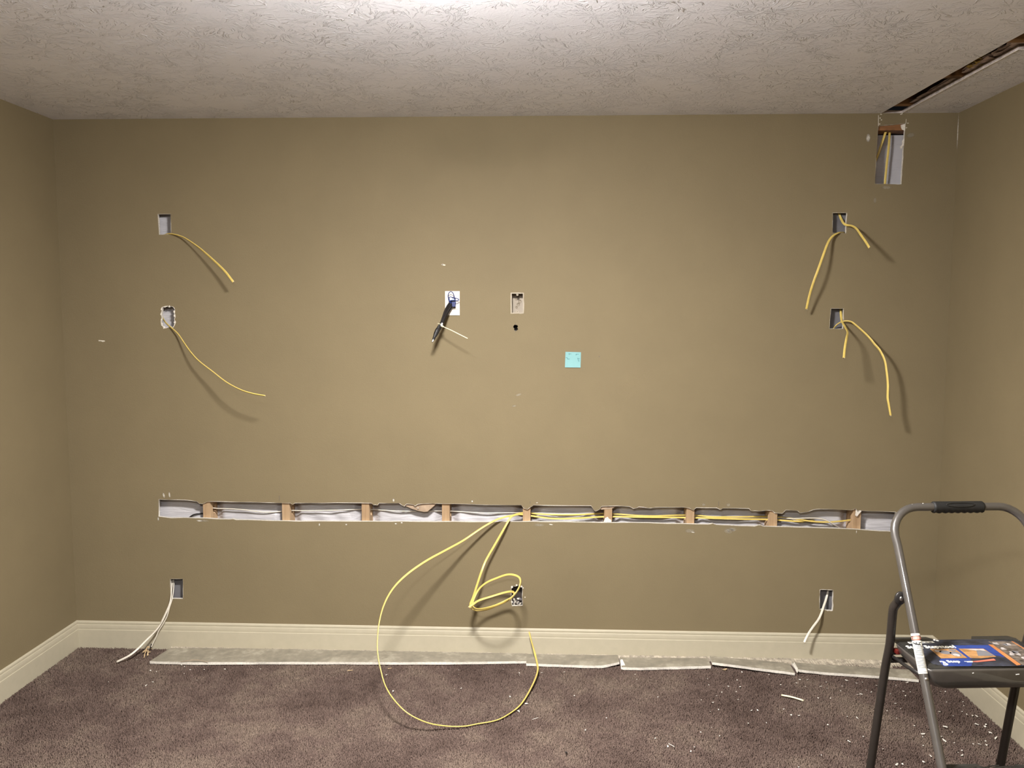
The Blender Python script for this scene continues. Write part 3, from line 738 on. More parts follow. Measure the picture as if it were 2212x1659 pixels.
def zs(px, y=0.06):           # height of the bored holes along the slot
    y = y - .014 if y < .0605 else y; x = onwall(px, 1110, y).x; return Vector((x, y, 0.716 - (x - 0.7) * 0.004))
def bz(px, y, dz=0.0):
    v = zs(px, y); v.z += dz; return v
slot1 = [bz(1856, .066, -.003), bz(1845, .066, -.006), bz(1800, .05, -.012), bz(1760, .042, -.010), bz(1720, .055, -.002), bz(1668, .068, .002), bz(1600, .05, .006), bz(1540, .05, .004), bz(1490, .068, .004), bz(1400, .05, .003), bz(1311, .068, .004), bz(1250, .05, .004), bz(1200, .05, .002), bz(1160, .06, .002), bz(1137, .064, .004)]
loop = [bz(1120, .045, .006), (1108, 1113, .012), (1090, 1117, -.012), (1070, 1124, -.03), (1040, 1141, -.06), (1000, 1168, -.104), (960, 1190, -.18), (920, 1212, -.257), (880, 1240, -.33), (850, 1270, -.39), (830, 1305, -.45), (819, 1345, -.51), (815, 1390, -.565),
        (817, 1420, -.60), (823, 1450, -.635), (832, 1480, -.68), (850, 1510, -.745), (880, 1540, -.79), (920, 1560, -.79), onfloor(960, 1568, .018), onfloor(1000, 1569, .008), onfloor(1030, 1564, .006), onfloor(1075, 1555, .006), onfloor(1110, 1535, .008), onfloor(1130, 1515, .012),
        onfloor(1150, 1480, .02), onfloor(1160, 1455, .028), onfloor(1161.5, 1440, .034), onfloor(1155, 1410, .05), (1148, 1385, -.075), (1143, 1365, -.055)]
cable('electrical_cable', slot1 + loop, [70] * 15 + [70, 62, 55, 45, 35, 30, 25, 25, 40, 55, 62, 66, 66, 64, 62, 60, 60, 62, 64, 64, 62, 60, 58, 60, 62, 62, 60, 60, 62, 70, 62, 70], YEL,
      'long yellow cable looping from the wall slot down across the carpet', group='yellow electrical cables', n=6, a=.0050, b=.0023)
slot2 = [bz(1760, .062, -.014), bz(1720, .05, -.012), bz(1664, .06, -.008), bz(1600, .045, -.004), bz(1540, .045, -.002), bz(1490, .058, -.004), bz(1400, .045, -.002), bz(1311, .058, -.006), bz(1250, .042, -.012), bz(1200, .04, -.016), bz(1165, .045, -.010), bz(1137, .054, -.003)]
coil = [(1123, 1111, .032), (1112, 1112.5, .01), (1103, 1118, -.01), (1090, 1140, -.035), (1070, 1175, -.05), (1050, 1210, -.068), (1040, 1235, -.075), (1030, 1265, -.085), (1022, 1290, -.09), (1016, 1305, -.10), (1018, 1314, -.12), (1030, 1319.5, -.145), (1050, 1317, -.18), (1075, 1307, -.20), (1100, 1295, -.205),
        (1117, 1277, -.19), (1124, 1260, -.175), (1122, 1248, -.16), (1110, 1242, -.14), (1095, 1241.5, -.12), (1075, 1248, -.10), (1052, 1258, -.09), (1035, 1272, -.085), (1025, 1290, -.10), (1020.5, 1306, -.125), (1028, 1315, -.165), (1045, 1315, -.20), (1070, 1308, -.225), (1092, 1298, -.22), (1107, 1289, -.185), (1111, 1283, -.155), (1106, 1278, -.12),
        (1090, 1280, -.10), (1060, 1289, -.105), (1035, 1297, -.12), (1021, 1306, -.14), (1013, 1312, -.15)]
coil = [(q[0], q[1], q[2] * (1.28 if q[2] < -.07 else 1.0)) for q in coil]
cable('electrical_cable', slot2 + coil, [66] * 12 + [60, 40, 30, 25, 20, 15, 15, 20, 30, 45, 50, 40, 25, 20, 30, 45, 55, 50, 45, 45, 50, 52, 50, 45, 40, 20, 10, 10, 20, 35, 50, 50, 50, 50, 45, 30, 20], YEL,
      'yellow cable hanging from the wall slot and coiled in front of the lower middle cut-out', group='yellow electrical cables', n=6, a=.0054, b=.0024)
whr = [(452, 1124, .09), bz(449, .066, -.004), bz(475, .058, .004), bz(520, .055, .002), bz(570, .055, -.010), bz(603, .062, -.012), bz(616, .066, -.006), bz(660, .055, .001), bz(730, .055, .006), bz(791, .068, .006), bz(870, .055, .006), bz(964, .068, .004), bz(1050, .06, .002), bz(1137, .072, .001),
       bz(1220, .06, .004), bz(1311, .074, .002), bz(1400, .06, .0), bz(1490, .074, -.002), bz(1570, .06, -.006), bz(1668, .074, -.005), bz(1710, .055, 0.0), bz(1745, .046, .006), bz(1770, .042, .006), bz(1788, .045, -.006), bz(1800, .05, -.024), (1814, 1143, .06), (1822, 1165, .06)]
cable('electrical_cable', whr, [70], WHC, 'white cable running inside the long wall slot through the studs', tip=False, n=6)
cable('electrical_cable', [(402, 1125, .06), (409, 1118, .05), (418, 1112, .05), (429, 1109.5, .055), (438, 1109, .068)], [60], BLK, 'short black cable arching at the left end of the wall slot', a=.004, b=.0025, tip=False)
cable('electrical_cable', [(1922, 268, .075), (1922.5, 276, .07), (1921.5, 292, .06), (1919.5, 320, .055), (1916, 350, .055), (1912.5, 385, .055), (1911, 405, .06)], [5, 5, 0, 0, 0, 0, 0], YEL, 'yellow cable dropping straight through the tall cut-out below the ceiling slot', tip=False)
cable('electrical_cable', [(1917, 268, .07), (1915.5, 276, .06), (1911, 292, .05), (1904, 312, .05), (1897, 333, .058), (1890, 350, .075)], [30, 30, 30, 30, 30, 30], YEL, 'yellow cable slanting left in the tall cut-out below the ceiling slot', tip=False, b=.002)
# white cables at the two lower cut-outs
cable('electrical_cable', [(373, 1252, .042), (372, 1262, .03), (370.5, 1275, .008), (369, 1290, -.012), (366.5, 1305, -.025), (358, 1327, -.045), (347, 1348, -.06), (334, 1365, -.085), (313, 1386, -.12), (295, 1404, -.16), (278, 1417, -.185), (252, 1430, -.205)],
      [50, 45, 40, 45, 50, 50, 50, 45, 30, 10, 0, 0], WHC, 'longest white cable from the lower left cut-out, end resting on the carpet', group='white electrical cables', tip=False, a=.0048, b=.0022)
cable('electrical_cable', [(375, 1250, .042), (375.5, 1262, .03), (374, 1280, .006), (371, 1296, -.012), (366, 1312, -.025), (361, 1330, -.035), (353, 1346, -.04), (343, 1362, -.042), (337, 1376, -.045), (331, 1388, -.05), (327, 1397, -.055)],
      [60, 60, 55, 55, 60, 58, 55, 58, 62, 62, 62], WHC, 'white cable with a black tip hanging from the lower left cut-out', group='white electrical cables', tip=False, a=.005, b=.0024)
cable('electrical_cable', [(370, 1252, .045), (370, 1265, .025), (369.5, 1282, .0), (368, 1296, -.018), (364.5, 1308, -.032), (357, 1325, -.045), (350, 1340, -.052), (345, 1352, -.056), (338, 1363, -.062), (330, 1372, -.07)],
      [60, 60, 60, 60, 62, 62, 60, 60, 60, 62], WHC, 'shortest white cable hanging between two others from the lower left cut-out', group='white electrical cables', tip=False, a=.005, b=.0024)
v, f = tube_vf([onwall(327.3, 1391, -.0525), onwall(325.2, 1400, -.056)], 0.0035, 8); bt = [o for o in bpy.data.objects if o.get('label', '').startswith('white cable with a black tip')][0]
mesh('tip', [p - bt.location for p in v], f, BLK, bt)
cable('electrical_cable', [(1791, 1268, .046), (1788, 1280, .042), (1784.5, 1294, .028), (1779, 1310, .004), (1774.5, 1324, -.015), (1768, 1338, -.035), (1757, 1353, -.055), (1748, 1366, -.07), (1742, 1377, -.082), (1737, 1388, -.092)],
      [30, 30, 20, 20, 20, 15, 15, 20, 30, 35], WHC, 'white cable sticking out of the lower right cut-out towards the baseboard', tip=False, a=.0054, b=.0026)

# ------------------------------------------------------------------ wall plate, black cables, tie, blue wires
pl = onwall(977.5, 655)
t = empty('wall_plate', (pl.x, 0, pl.z)); tag(t, 'white wall plate with black cables and blue wire coming through it', 'wall plate')
me = sheet([(-.0355, -.0585), (.0355, -.0585), (.0355, .0585), (-.0355, .0585)], [[(-.016, -.022), (.016, -.022), (.016, .026), (-.016, .026)]], 0.0045)
me.transform(Matrix(((1, 0, 0, 0), (0, 0, 1, -0.0051), (0, 1, 0, 0), (0, 0, 0, 1)))); bevel(link('plate', me, WPL, t), 0.0015)
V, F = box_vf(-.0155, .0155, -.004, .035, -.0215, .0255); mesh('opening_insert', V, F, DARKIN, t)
for z in (-.0475, .0475):
    V, F = lathe_vf([(.0032, 0), (.0032, .0008), (.0026, .0013)], 12); mesh('screw', [(p[0], -.0051 - p[2], z + p[1]) for p in V], F, WPL, t)
V, F = box_vf(.001, .028, -.0062, -.0052, -.0305, -.0275); mesh('printed_line', V, F, BOXL, t)

def rcable(name, pix, r, mat, label, cat, seg=10, extra=None, group=None):
    P = [onwall(*p) for p in pix]; path = catmull(P, 6); c = path[0].copy()
    v, f = tube_vf([p - c for p in path], r, seg); o = mesh(name, v, f, mat, None, True); o.location = c
    tag(o, label, cat, group); return o, path, c
o1, path, c = rcable('video_cable', [(975, 652, .02), (974, 653, -.008), (969, 658, -.035), (962.5, 670, -.065), (957.5, 684, -.09), (953, 697, -.112), (949, 704, -.122)], .0058, BLK,
                     'left black cable out of the white wall plate, ending in a ribbed plug', 'cable')
d = (path[-1] - path[-4]).normalized(); d = (onwall(936, 734, -.145) - path[-1]).normalized()
p0 = path[-1] - d * 0.004
pr = [(0, .0062), (.006, .0068), (.012, .0078), (.02, .0092)]
for k in range(9):
    s_ = .026 + k * .0045; r_ = .0112 if k < 5 else .0112 - (k - 4) * .0009
    pr += [(s_, r_), (s_ + .0024, r_), (s_ + .0025, r_ - .0012), (s_ + .0044, r_ - .0012)]
pr += [(.070, .0075), (.078, .0055)]
v, f = tube_vf([p0 + d * s_ - c for s_, _ in pr], [r_ for _, r_ in pr], 12); mesh('plug', v, f, BLKM, o1)
v, f = tube_vf([p0 + d * .076 - c, p0 + d * .088 - c, p0 + d * .091 - c], [.0046, .0046, .003], 10); mesh('plug_tip', v, f, STEELTIP, o1)
o2, path, c2 = rcable('video_cable', [(980, 651, .02), (979, 653, -.012), (975, 657, -.032), (968, 668, -.062), (962.5, 680, -.085), (957.5, 692, -.105), (955, 698.5, -.114)], .0056, BLK,
                      'right black cable out of the white wall plate, with a white end', 'cable')
d2 = (path[-1] - path[-4]).normalized()
v, f = tube_vf([path[-1] - d2 * .001 - c2, path[-1] + d2 * .016 - c2], .0048, 10); mesh('white_end', v, f, WPL, o2)
o4, path4, c4 = rcable('video_cable', [(978, 659, -.004), (976, 664, -.02), (969, 673, -.045), (963, 685, -.07), (958, 696, -.09), (950, 711, -.108), (944, 722, -.118)], .005, BLK, 'thinner black cable hanging behind the other two below the wall plate', 'cable')
# tie
za, zb, zc = onwall(947, 701.5, -.133), onwall(954.5, 704.5, -.132), onwall(1010, 731, -.176)
t = empty('cable_tie', zb); tag(t, 'cream plastic tie strapped round the black cables below the wall plate', 'cable tie')
ring = []
dd = (onwall(940, 722, -.13) - onwall(953, 697, -.112)).normalized(); u_ = dd.orthogonal().normalized(); w_ = dd.cross(u_)
cc = (onwall(950, 703, -.118) + onwall(954, 702, -.104)) / 2
v, f = tube_vf([cc + u_ * .0165 * math.cos(a) + w_ * .0165 * math.sin(a) - zb for a in [2 * PI * k / 24 for k in range(25)]], .0014, 6); mesh('loop', v, f, CREAMPL, t)
hd = (zc - zb).normalized()
v, f = tube_vf([zb - hd * .004 - zb, zb + hd * .006 - zb], .0042, 4); mesh('head', v, f, CREAMPL, t)
v, f, _ = flat_cable_vf([Vector((0, 0, 0)), (zc - zb) * .35 + Vector((0, -.004, .002)), (zc - zb) * .7 + Vector((0, -.002, .001)), zc - zb], [10, 10, 10, 10], 4, .0018, .0007); mesh('tail', v, f, CREAMPL, t)
# blue wires
bl = [(971, 655, .0), (969.5, 647, -.015), (968, 640, -.03), (969.5, 633, -.04), (974, 630, -.045), (978.5, 633, -.045), (981.5, 642, -.04), (983.5, 650, -.035), (984, 656, -.03), (981, 660, -.03), (975, 656, -.035), (970, 650, -.038), (969, 644, -.04), (973, 641.5, -.04), (979, 643, -.042), (986, 644.5, -.045), (991, 646.5, -.045), (990.5, 648.5, -.045), (986, 649.5, -.044), (979, 648.5, -.04), (972, 650, -.035), (975, 653, -.03), (981, 655.5, -.025), (982, 650, -.01), (981, 646, .004)]
o3, path3, c3 = rcable('network_wire', bl, .0021, BLUE, 'thin dark blue wire looped in front of the white wall plate', 'wire', 8)
cn = onwall(976.5, 647, -.03); V, F = box_vf(-.011, .011, -.006, .006, -.007, .007); mesh('connector', [Vector(p) + cn - c3 for p in V], F, LBLUE, o3)
cn = onwall(980.5, 656.5, -.03); V, F = box_vf(-.008, .008, -.008, .008, -.013, .010); mesh('boot', [Vector(p) + cn - c3 for p in V], F, BLUE, o3)

# ------------------------------------------------------------------ junction box in the middle
bx = onwall(1117.5, 655)
t = empty('junction_box', (bx.x, 0, bx.z)); tag(t, 'taupe plastic outlet box set in the wall right of the wall plate', 'outlet box')
hw, hh, dp = .0305, .0495, .062
me = sheet([(-hw, -hh), (hw, -hh), (hw, hh), (-hw, hh)], [[(-hw + .0035, -hh + .0035), (hw - .0035, -hh + .0035), (hw - .0035, hh - .0035), (-hw + .0035, hh - .0035)]], dp)
me.transform(Matrix(((1, 0, 0, 0), (0, 0, 1, -0.0005), (0, 1, 0, 0), (0, 0, 0, 1)))); link('box_wall', me, BOXPL, t)
me = sheet([(-hw - .0012, -hh - .0012), (hw + .0012, -hh - .0012), (hw + .0012, hh + .0012), (-hw - .0012, hh + .0012)], [[(-hw + .003, -hh + .003), (hw - .003, -hh + .003), (hw - .003, hh - .003), (-hw + .003, hh - .003)]], .0015)
me.transform(Matrix(((1, 0, 0, 0), (0, 0, 1, -0.0022), (0, 1, 0, 0), (0, 0, 0, 1)))); link('rim', me, BOXL, t)
V, F = box_vf(-hw, hw, dp - .0005, dp + .003, -hh, hh); mesh('box_back', V, F, BOXPL, t)
for (x, z, r) in [(.003, -.005, .009), (-.006, -.019, .0065), (.011, .010, .009), (-.009, .022, .008)]:
    V, F = lathe_vf([(r, 0), (r, .002), (r - .0022, .002), (r - .0022, .0008)], 18)
    mesh('knockout', [(x + p[0], dp - .0005 - p[2], z + p[1]) for p in V], F, BOXPL, t, True)
for z in (hh - .0085, -hh + .0085):
    V, F = lathe_vf([(.0052, 0), (.0052, .012)], 12); o = mesh('screw_post', [(p[0], .001 + p[2], z + p[1]) for p in V], F, BOXL, t)
    V, F = lathe_vf([(.0018, 0), (.0018, .001)], 8); mesh('screw_hole', [(p[0], .0002 + p[2], z + p[1]) for p in V], F, DARKIN, t)

# ------------------------------------------------------------------ sticky note
c1, c2, c3_, c4_ = onwall(1221.5, 760), onwall(1255, 760.8), onwall(1254, 794), onwall(1220.3, 793.6)
ctr = (c1 + c2 + c3_ + c4_) / 4; t = empty('sticky_note', (ctr.x, 0, ctr.z)); tag(t, 'small aqua square sticky note with pencilled marks on the wall', 'note')
def nt(u, v):      # u,v 0..1 from the top left
    p = (c1.lerp(c2, u)).lerp(c4_.lerp(c3_, u), v); return Vector((p.x - ctr.x, -0.0012 - 0.003 * v * v, p.z - ctr.z))
V = []; F = []; N = 8
for j in range(N + 1):
    for i in range(N + 1): V.append(nt(i / N, j / N))
n1 = len(V)
V += [v + Vector((0, .0004, 0)) for v in V[:n1]]
for j in range(N):
    for i in range(N):
        a = j * (N + 1) + i; F.append((a, a + N + 1, a + N + 2, a + 1)); F.append((n1 + a, n1 + a + 1, n1 + a + N + 2, n1 + a + N + 1))
mesh('paper', V, F, NOTE, t)
strokes = [[(.20, .11), (.25, .10), (.23, .19)], [(.24, .14), (.28, .12)], [(.30, .13), (.33, .12), (.35, .14), (.38, .12)], [(.66, .14), (.70, .13), (.69, .20), (.66, .19)], [(.70, .15), (.75, .13), (.78, .15)], [(.80, .13), (.84, .14), (.86, .13)],
           [(.03, .38), (.10, .37), (.15, .38), (.13, .44), (.17, .47)], [(.14, .47), (.20, .46), (.24, .47), (.28, .45)], [(.78, .38), (.82, .40), (.79, .43), (.84, .44)], [(.84, .42), (.93, .42)], [(.80, .48), (.84, .52), (.90, .50)], [(.86, .56), (.89, .60), (.87, .61), (.90, .57)]]
for s_ in strokes:
    v, f = tube_vf([nt(*p) - Vector((0, .0003, 0)) for p in s_], .00105, 5); mesh('handwriting', v, f, INK, t)

# ------------------------------------------------------------------ drywall strips lying along the baseboard
def strip(fr, bk, label, thick=0.0125, lift=None, wob=0.0012, seed=1, curl=None):
    """fr, bk: lists of (x, y) front and back edge points from left to right; lift: heights of the front edge."""
    rnd = random.Random(seed); n = len(fr); V = []; F = []
    for i in range(n):
        lf = (lift[i] if lift else 0.0)
        for (p, zb_, top) in ((fr[i], 0.0015 + lf, 0), (bk[i], 0.0015 + lf * .4, 0), (bk[i], 0.0015 + lf * .4 + thick, 1), (fr[i], 0.0015 + lf + thick, 1)):
            V.append(Vector((p[0] + rnd.uniform(-wob, wob), p[1] + rnd.uniform(-wob, wob), zb_ + rnd.uniform(-wob, wob) * .4)))
    mi = []
    for i in range(n - 1):
        a = i * 4; b = a + 4
        F += [(a, a + 1, b + 1, b), (a + 1, a + 2, b + 2, b + 1), (a + 2, a + 3, b + 3, b + 2), (a + 3, a, b, b + 3)]; mi += [0, 1, 2, 1]
    F += [(0, 3, 2, 1), ((n - 1) * 4, (n - 1) * 4 + 1, (n - 1) * 4 + 2, (n - 1) * 4 + 3)]; mi += [1, 1]
    o = mesh('drywall_strip', V, F, [PAINT, GYP, PAPER], None, False, mi, True)
    tag(o, label, 'drywall strip', 'cut drywall strips along the baseboard'); return o
def ed(P, n):
    out = []
    for i in range(len(P) - 1):
        for k in range(n): t_ = k / n; out.append((P[i][0] + (P[i + 1][0] - P[i][0]) * t_, P[i][1] + (P[i + 1][1] - P[i][1]) * t_))
    out.append(P[-1]); return out
def fl(pts, z=0.002): return [(onfloor(px, py, z).x, onfloor(px, py, z).y) for px, py in pts]
fr = ed(fl([(323, 1433.5), (420, 1436), (560, 1435), (700, 1435), (850, 1435.5), (1000, 1435), (1139, 1433)]), 4)
bk = [(x, -0.028 - 0.012 * max(0, 1 - abs(x - 0.45) / 0.5)) for x, _ in fr]; bk[0] = (bk[0][0] + 0.03, bk[0][1]); 
s1 = strip(fr, bk, 'longest drywall strip on the carpet, at the left under the baseboard', seed=2)
v, f = tube_vf(catmull([onwall(390, 1430, -.204), onwall(405, 1427, -.207), onwall(425, 1425.5, -.207), onwall(450, 1430, -.205)], 4), .0012, 5); mesh('peeled_paper', [Vector(p) - s1.location for p in v], f, BROWNP, s1)
fr = ed(fl([(1137, 1438), (1200, 1440.5), (1270, 1443), (1300, 1443), (1338, 1438)]), 4); n = len(fr)
strip(fr, [(x, -0.030) for x, _ in fr], 'drywall strip right of the longest one, crossed by the yellow loop', lift=[0.0] * (n - 4) + [.001, .003, .005, .008], seed=3)
fr = ed(fl([(1343, 1446.5), (1380, 1447.5), (1440, 1446), (1500, 1444.5), (1536, 1443.5)]), 4); n = len(fr)
s3 = strip(fr, [(x, -0.05 + 0.010 * (i / n)) for i, (x, _) in enumerate(fr)], 'third drywall strip from the left, its left corner torn upward', seed=4)
P = [onwall(1343, 1446, -.172), onwall(1352, 1440, -.150), onwall(1345, 1425, -.105), onwall(1341.5, 1427, -.105)]
mesh('torn_corner', [p - s3.location for p in P] + [p - s3.location + Vector((-.003, .002, .002)) for p in P], [(0, 1, 2, 3), (7, 6, 5, 4), (0, 4, 5, 1), (1, 5, 6, 2), (2, 6, 7, 3), (3, 7, 4, 0)], GYP, s3)
fr = ed(fl([(1538, 1439), (1580, 1443), (1640, 1450), (1690, 1455), (1717, 1457.5)], .006), 4); n = len(fr)
bkp = ed([(3.25, -0.036), (3.40, -0.050), (3.62, -0.095)], 8); bkp = [bkp[int(i * (len(bkp) - 1) / (n - 1))] for i in range(n)]
bkp = [(fr[i][0] + 0.006, -0.026 - 0.062 * (i / (n - 1))) for i in range(n)]
strip(fr, bkp, 'fourth drywall strip from the left, turned slightly away from the baseboard', lift=[.012 * (1 - i / n) for i in range(n)], seed=5)
fr = ed(fl([(1722, 1454), (1780, 1457.5), (1850, 1462), (1915, 1467), (1985, 1473.5)]), 4); n = len(fr)
s5 = strip(fr, [(fr[i][0], -0.075 - 0.055 * (i / n)) for i in range(n)], 'rightmost drywall strip, running behind the step ladder leg', seed=6, lift=[.006 * max(0, 1 - i / 4) for i in range(n)])
P = [onfloor(1722, 1454, .012), onfloor(1726, 1448, .016), onfloor(1717, 1432, .030), onfloor(1714, 1436, .030)]
mesh('torn_corner', [p - s5.location for p in P] + [p - s5.location + Vector((-.002, .002, .003)) for p in P], [(0, 1, 2, 3), (7, 6, 5, 4), (0, 4, 5, 1), (1, 5, 6, 2), (2, 6, 7, 3), (3, 7, 4, 0)], GYP, s5)

# plaster dust heaped along the foot of the baseboard (countless grains)
def dust():
    rs = np.random.RandomState(5); mb = MB(); 
    for k in range(2600):
        x = rs.uniform(0.52, 4.25); y = -BT - 0.001 - abs(rs.normal(0, 0.011)) - 0.003 * math.sin(x * 9)
        if x > 3.4: y -= abs(rs.normal(0, .012))
        y = min(y, -BT - 0.003); s_ = rs.uniform(.0012, .0032) * (1.5 if rs.rand() < .1 else 1); z = max(0.0, 0.009 - (-y - BT) * .35) * rs.rand()
        a = rs.uniform(0, 6.28); P = []
        for j in range(3): P.append((x + s_ * math.cos(a + j * 2.1), min(-BT - .0005, y + s_ * math.sin(a + j * 2.1)), z - .001))
        P.append((x, min(-BT - .0005, y), z + s_ * rs.uniform(.6, 1.1)))
        mb.add(P, [(0, 1, 3), (1, 2, 3), (2, 0, 3), (2, 1, 0)])
    V = [(x, y, z) for x, y, z in [(0, 0, 0)]]
    # low ridge the grains lie on
    N = 900; ys = [0, .004, .014, .030]; zs_ = [.009, .0065, .003, -.002]; base = MB(); VV = []; FF = []
    for i in range(N + 1):
        x = 0.50 + 3.77 * i / N
        for q in range(4): VV.append((x, -BT - .0006 - ys[q] * (1 + .22 * rs.uniform(-1, 1) + .25 * math.sin(i * .11 + q) * math.sin(i * .031)) * (1 + (1.1 * min(1, (x - 3.4) / .3) if x > 3.4 else 0)), zs_[q] * (1 + .3 * rs.uniform(-1, 1))))
    for i in range(N):
        for q in range(3): a = i * 4 + q; FF.append((a, a + 1, a + 5, a + 4))
    mb.add(VV, FF)
    o = mb.build('plaster_dust', DUST); tag(o, 'cream plaster dust heaped along the foot of the back baseboard', 'dust', None, 'stuff')
dust()

# ------------------------------------------------------------------ crumbs on the carpet
def chip_mesh(seed, flat=0.6, longer=1.0):
    rnd = random.Random(seed); bm = bmesh.new()
    for k in range(9): bm.verts.new((rnd.uniform(-1, 1) * longer, rnd.uniform(-1, 1), rnd.uniform(-1, 1) * flat))
    bmesh.ops.convex_hull(bm, input=bm.verts[:])
    for v in [v for v in bm.verts if not v.link_faces]: bm.verts.remove(v)
    me = bpy.data.meshes.new('plaster_crumb'); bm.to_mesh(me); bm.free(); me.materials.append(CHIP); return me
CM = [chip_mesh(s_, .55, 1.0 + .5 * (s_ % 3)) for s_ in range(8)]
pts = []
def addp(lst, ox, oy, sc, size=None):
    for p in lst: pts.append((ox + p[0] * sc, oy + p[1] * sc, p[2] if len(p) > 2 else random.uniform(.7, 1.15)))
addp([(190, 292, 1.6), (120, 290, 1.2), (92, 322), (372, 318, 1.6), (315, 355, 1.4), (375, 372), (172, 358), (285, 462, 1.5), (405, 465, 1.2), (515, 350), (555, 298), (500, 397), (650, 325), (690, 425, 1.6), (675, 430), (792, 410, 1.5), (965, 425, 1.6), (1105, 442, 1.6), (1090, 400), (1015, 345), (1120, 318, 1.5), (1010, 512), (1060, 562, 1.3), (935, 580), (1022, 652), (562, 635), (655, 648),
      (378, 712, 1.3), (1192, 722, 1.3), (1265, 797, 1.8), (1268, 825, 1.2), (1275, 905), (895, 938, 1.2), (1275, 1057, 1.2), (1030, 1083, 1.7), (1075, 1078, 1.4), (1340, 1005, 1.3), (1420, 590, 1.3), (1365, 515), (1485, 500), (1645, 500, 1.8), (1650, 535, 1.2), (1553, 628), (1675, 615), (1730, 627, 1.6), (1770, 630, 1.2), (1635, 590), (1838, 730, 1.9), (1855, 712, 1.4), (1900, 785, 1.7), (1945, 835, 1.8), (1545, 780),
      (1440, 820, 1.2), (1470, 858, 1.5), (1563, 882, 1.4), (1850, 862, 1.5), (1860, 900, 1.9), (1740, 890), (1800, 893), (1630, 952, 1.2), (1600, 970), (1633, 998, 1.2), (1430, 405, 1.5), (1480, 400), (40, 622), (110, 1105), (660, 430), (740, 390), (835, 345), (110, 625), (320, 995), (715, 820), (1150, 405), (705, 315)], 1700, 1400, .2315)
addp([(375, 540), (430, 680, 1.5), (1370, 495), (1508, 525), (1508, 545), (1425, 725, 1.4), (955, 660), (1012, 655), (1700, 522), (1893, 518), (1975, 720), (2072, 1010), (990, 537), (990, 500)], 740, 1320, .2532)
addp([(943, 467, 1.1), (928, 428), (365, 408), (1778, 410, 1.4), (1997, 430, 1.2), (1672, 523), (1765, 528, 1.4), (1740, 470), (2088, 512, 1.5), (1620, 570), (1580, 598), (1110, 608, 1.1), (1735, 565), (445, 597), (700, 775), (532, 870), (1455, 632), (1550, 650), (1530, 722), (1593, 708), (1855, 715, 1.1), (1905, 713), (2113, 705), (2170, 750), (1830, 818, 1.1), (1975, 812), (1537, 848), (1450, 888),
      (1600, 918), (1190, 1003, 1.3), (1402, 1008, 1.1), (1373, 1036, 1.2), (1400, 1036), (1090, 935), (1750, 628), (1515, 512), (1505, 462)], 1120, 1340, .2712)
addp([(972, 383, 1.2), (1010, 390, 1.3), (1195, 358, 1.4), (1190, 402, 1.3), (1172, 345, 1.2), (1230, 376), (1320, 376), (1295, 345), (1452, 373, 1.1), (1682, 373, 1.3), (1955, 350), (700, 455), (988, 455), (945, 477), (1272, 445), (885, 312)], 0, 1320, .3345)
for k, (px, py, s_) in enumerate(pts):
    if py > 1658: continue
    q = onfloor(px, py, 0.003)
    o = bpy.data.objects.new('plaster_crumb', CM[k % 8]); COL.objects.link(o)
    r = .0035 * s_ * random.uniform(.85, 1.15)
    o.location = (q.x, q.y, .0008 + r * .3); o.scale = (r, r * random.uniform(.7, 1), r * .9); o.rotation_euler = (random.uniform(-.3, .3), random.uniform(-.3, .3), random.uniform(0, 6.28))
    lb_, gp_ = (('tiny white plaster crumb on the carpet near the long left drywall strip', 'plaster crumbs at the left') if px < 720 else ('tiny white plaster crumb in or beside the yellow cable loop', 'plaster crumbs by the yellow loop') if px < 1265 else
                 ('tiny white plaster crumb on the carpet left of the step ladder', 'plaster crumbs left of the ladder') if px < 1880 else ('tiny white plaster crumb between and behind the step ladder legs', 'plaster crumbs at the ladder'))
    tag(o, lb_, 'crumb', gp_)
def bigchip(px, py, r, label, seed, mat=CHIP, longer=1.3, sc=(1, .7, .5), name='plaster_chip', cat='chip'):
    me = chip_mesh(seed, .7, longer); me.materials.clear(); me.materials.append(mat); q = onfloor(px, py, .003)
    o = bpy.data.objects.new(name, me); COL.objects.link(o); o.location = (q.x, q.y, .001 + r * sc[2] * .5); o.scale = (r * sc[0], r * sc[1], r * sc[2]); o.rotation_euler = (0, 0, random.uniform(-.4, .4))
    tag(o, label, cat); return o
bigchip(1137, 1519.5, .0075, 'white triangular plaster chip just outside the right side of the yellow loop', 21)
bigchip(1118.5, 1536.5, .0075, 'rounded white plaster chip at the lower right of the yellow loop', 22, longer=1.0, sc=(1, .8, .7))
bigchip(1565, 1446.5, .011, 'pale tan board chip under the edge of the fourth drywall strip', 23, TAN, 1.2)
bigchip(2109, 1564.5, .0085, 'largest white plaster chip near the right baseboard, below the ladder step', 24, longer=1.2, sc=(1, .7, .5))
bigchip(1224.5, 1627, .0085, 'small dark lump alone on the carpet near the bottom edge', 25, CLUMP, 1.0, (1, .9, .8), 'dark_lump', 'lump')
def straw(name, a, b, r, mat, label, cat, bend=0.0):
    A, B = onfloor(*a, .006), onfloor(*b, .006); m_ = (A + B) / 2 + Vector((0, 0, bend)); c = A.copy()
    v, f = tube_vf([p - c for p in catmull([A, m_, B], 4)], r, 6); o = mesh(name, v, f, mat, None, True); o.location = c; tag(o, label, cat); return o
straw('cable_offcut', (1688, 1501.5), (1736, 1513.5), .0042, CREAMPL, 'cream cable offcut lying on the carpet left of the ladder', 'offcut', .003)
straw('straw_fibre', (750, 1449), (762, 1447.5), .0018, TAN, 'short tan splinter on the carpet left of the yellow loop', 'splinter')
straw('straw_fibre', (838, 1444.5), (846, 1443), .0016, TAN, 'short tan splinter inside the yellow loop near its left side', 'splinter')
straw('board_sliver', (2037, 1568.5), (2047, 1571), .0028, CHIP, 'white board sliver seen between the ladder legs', 'sliver')
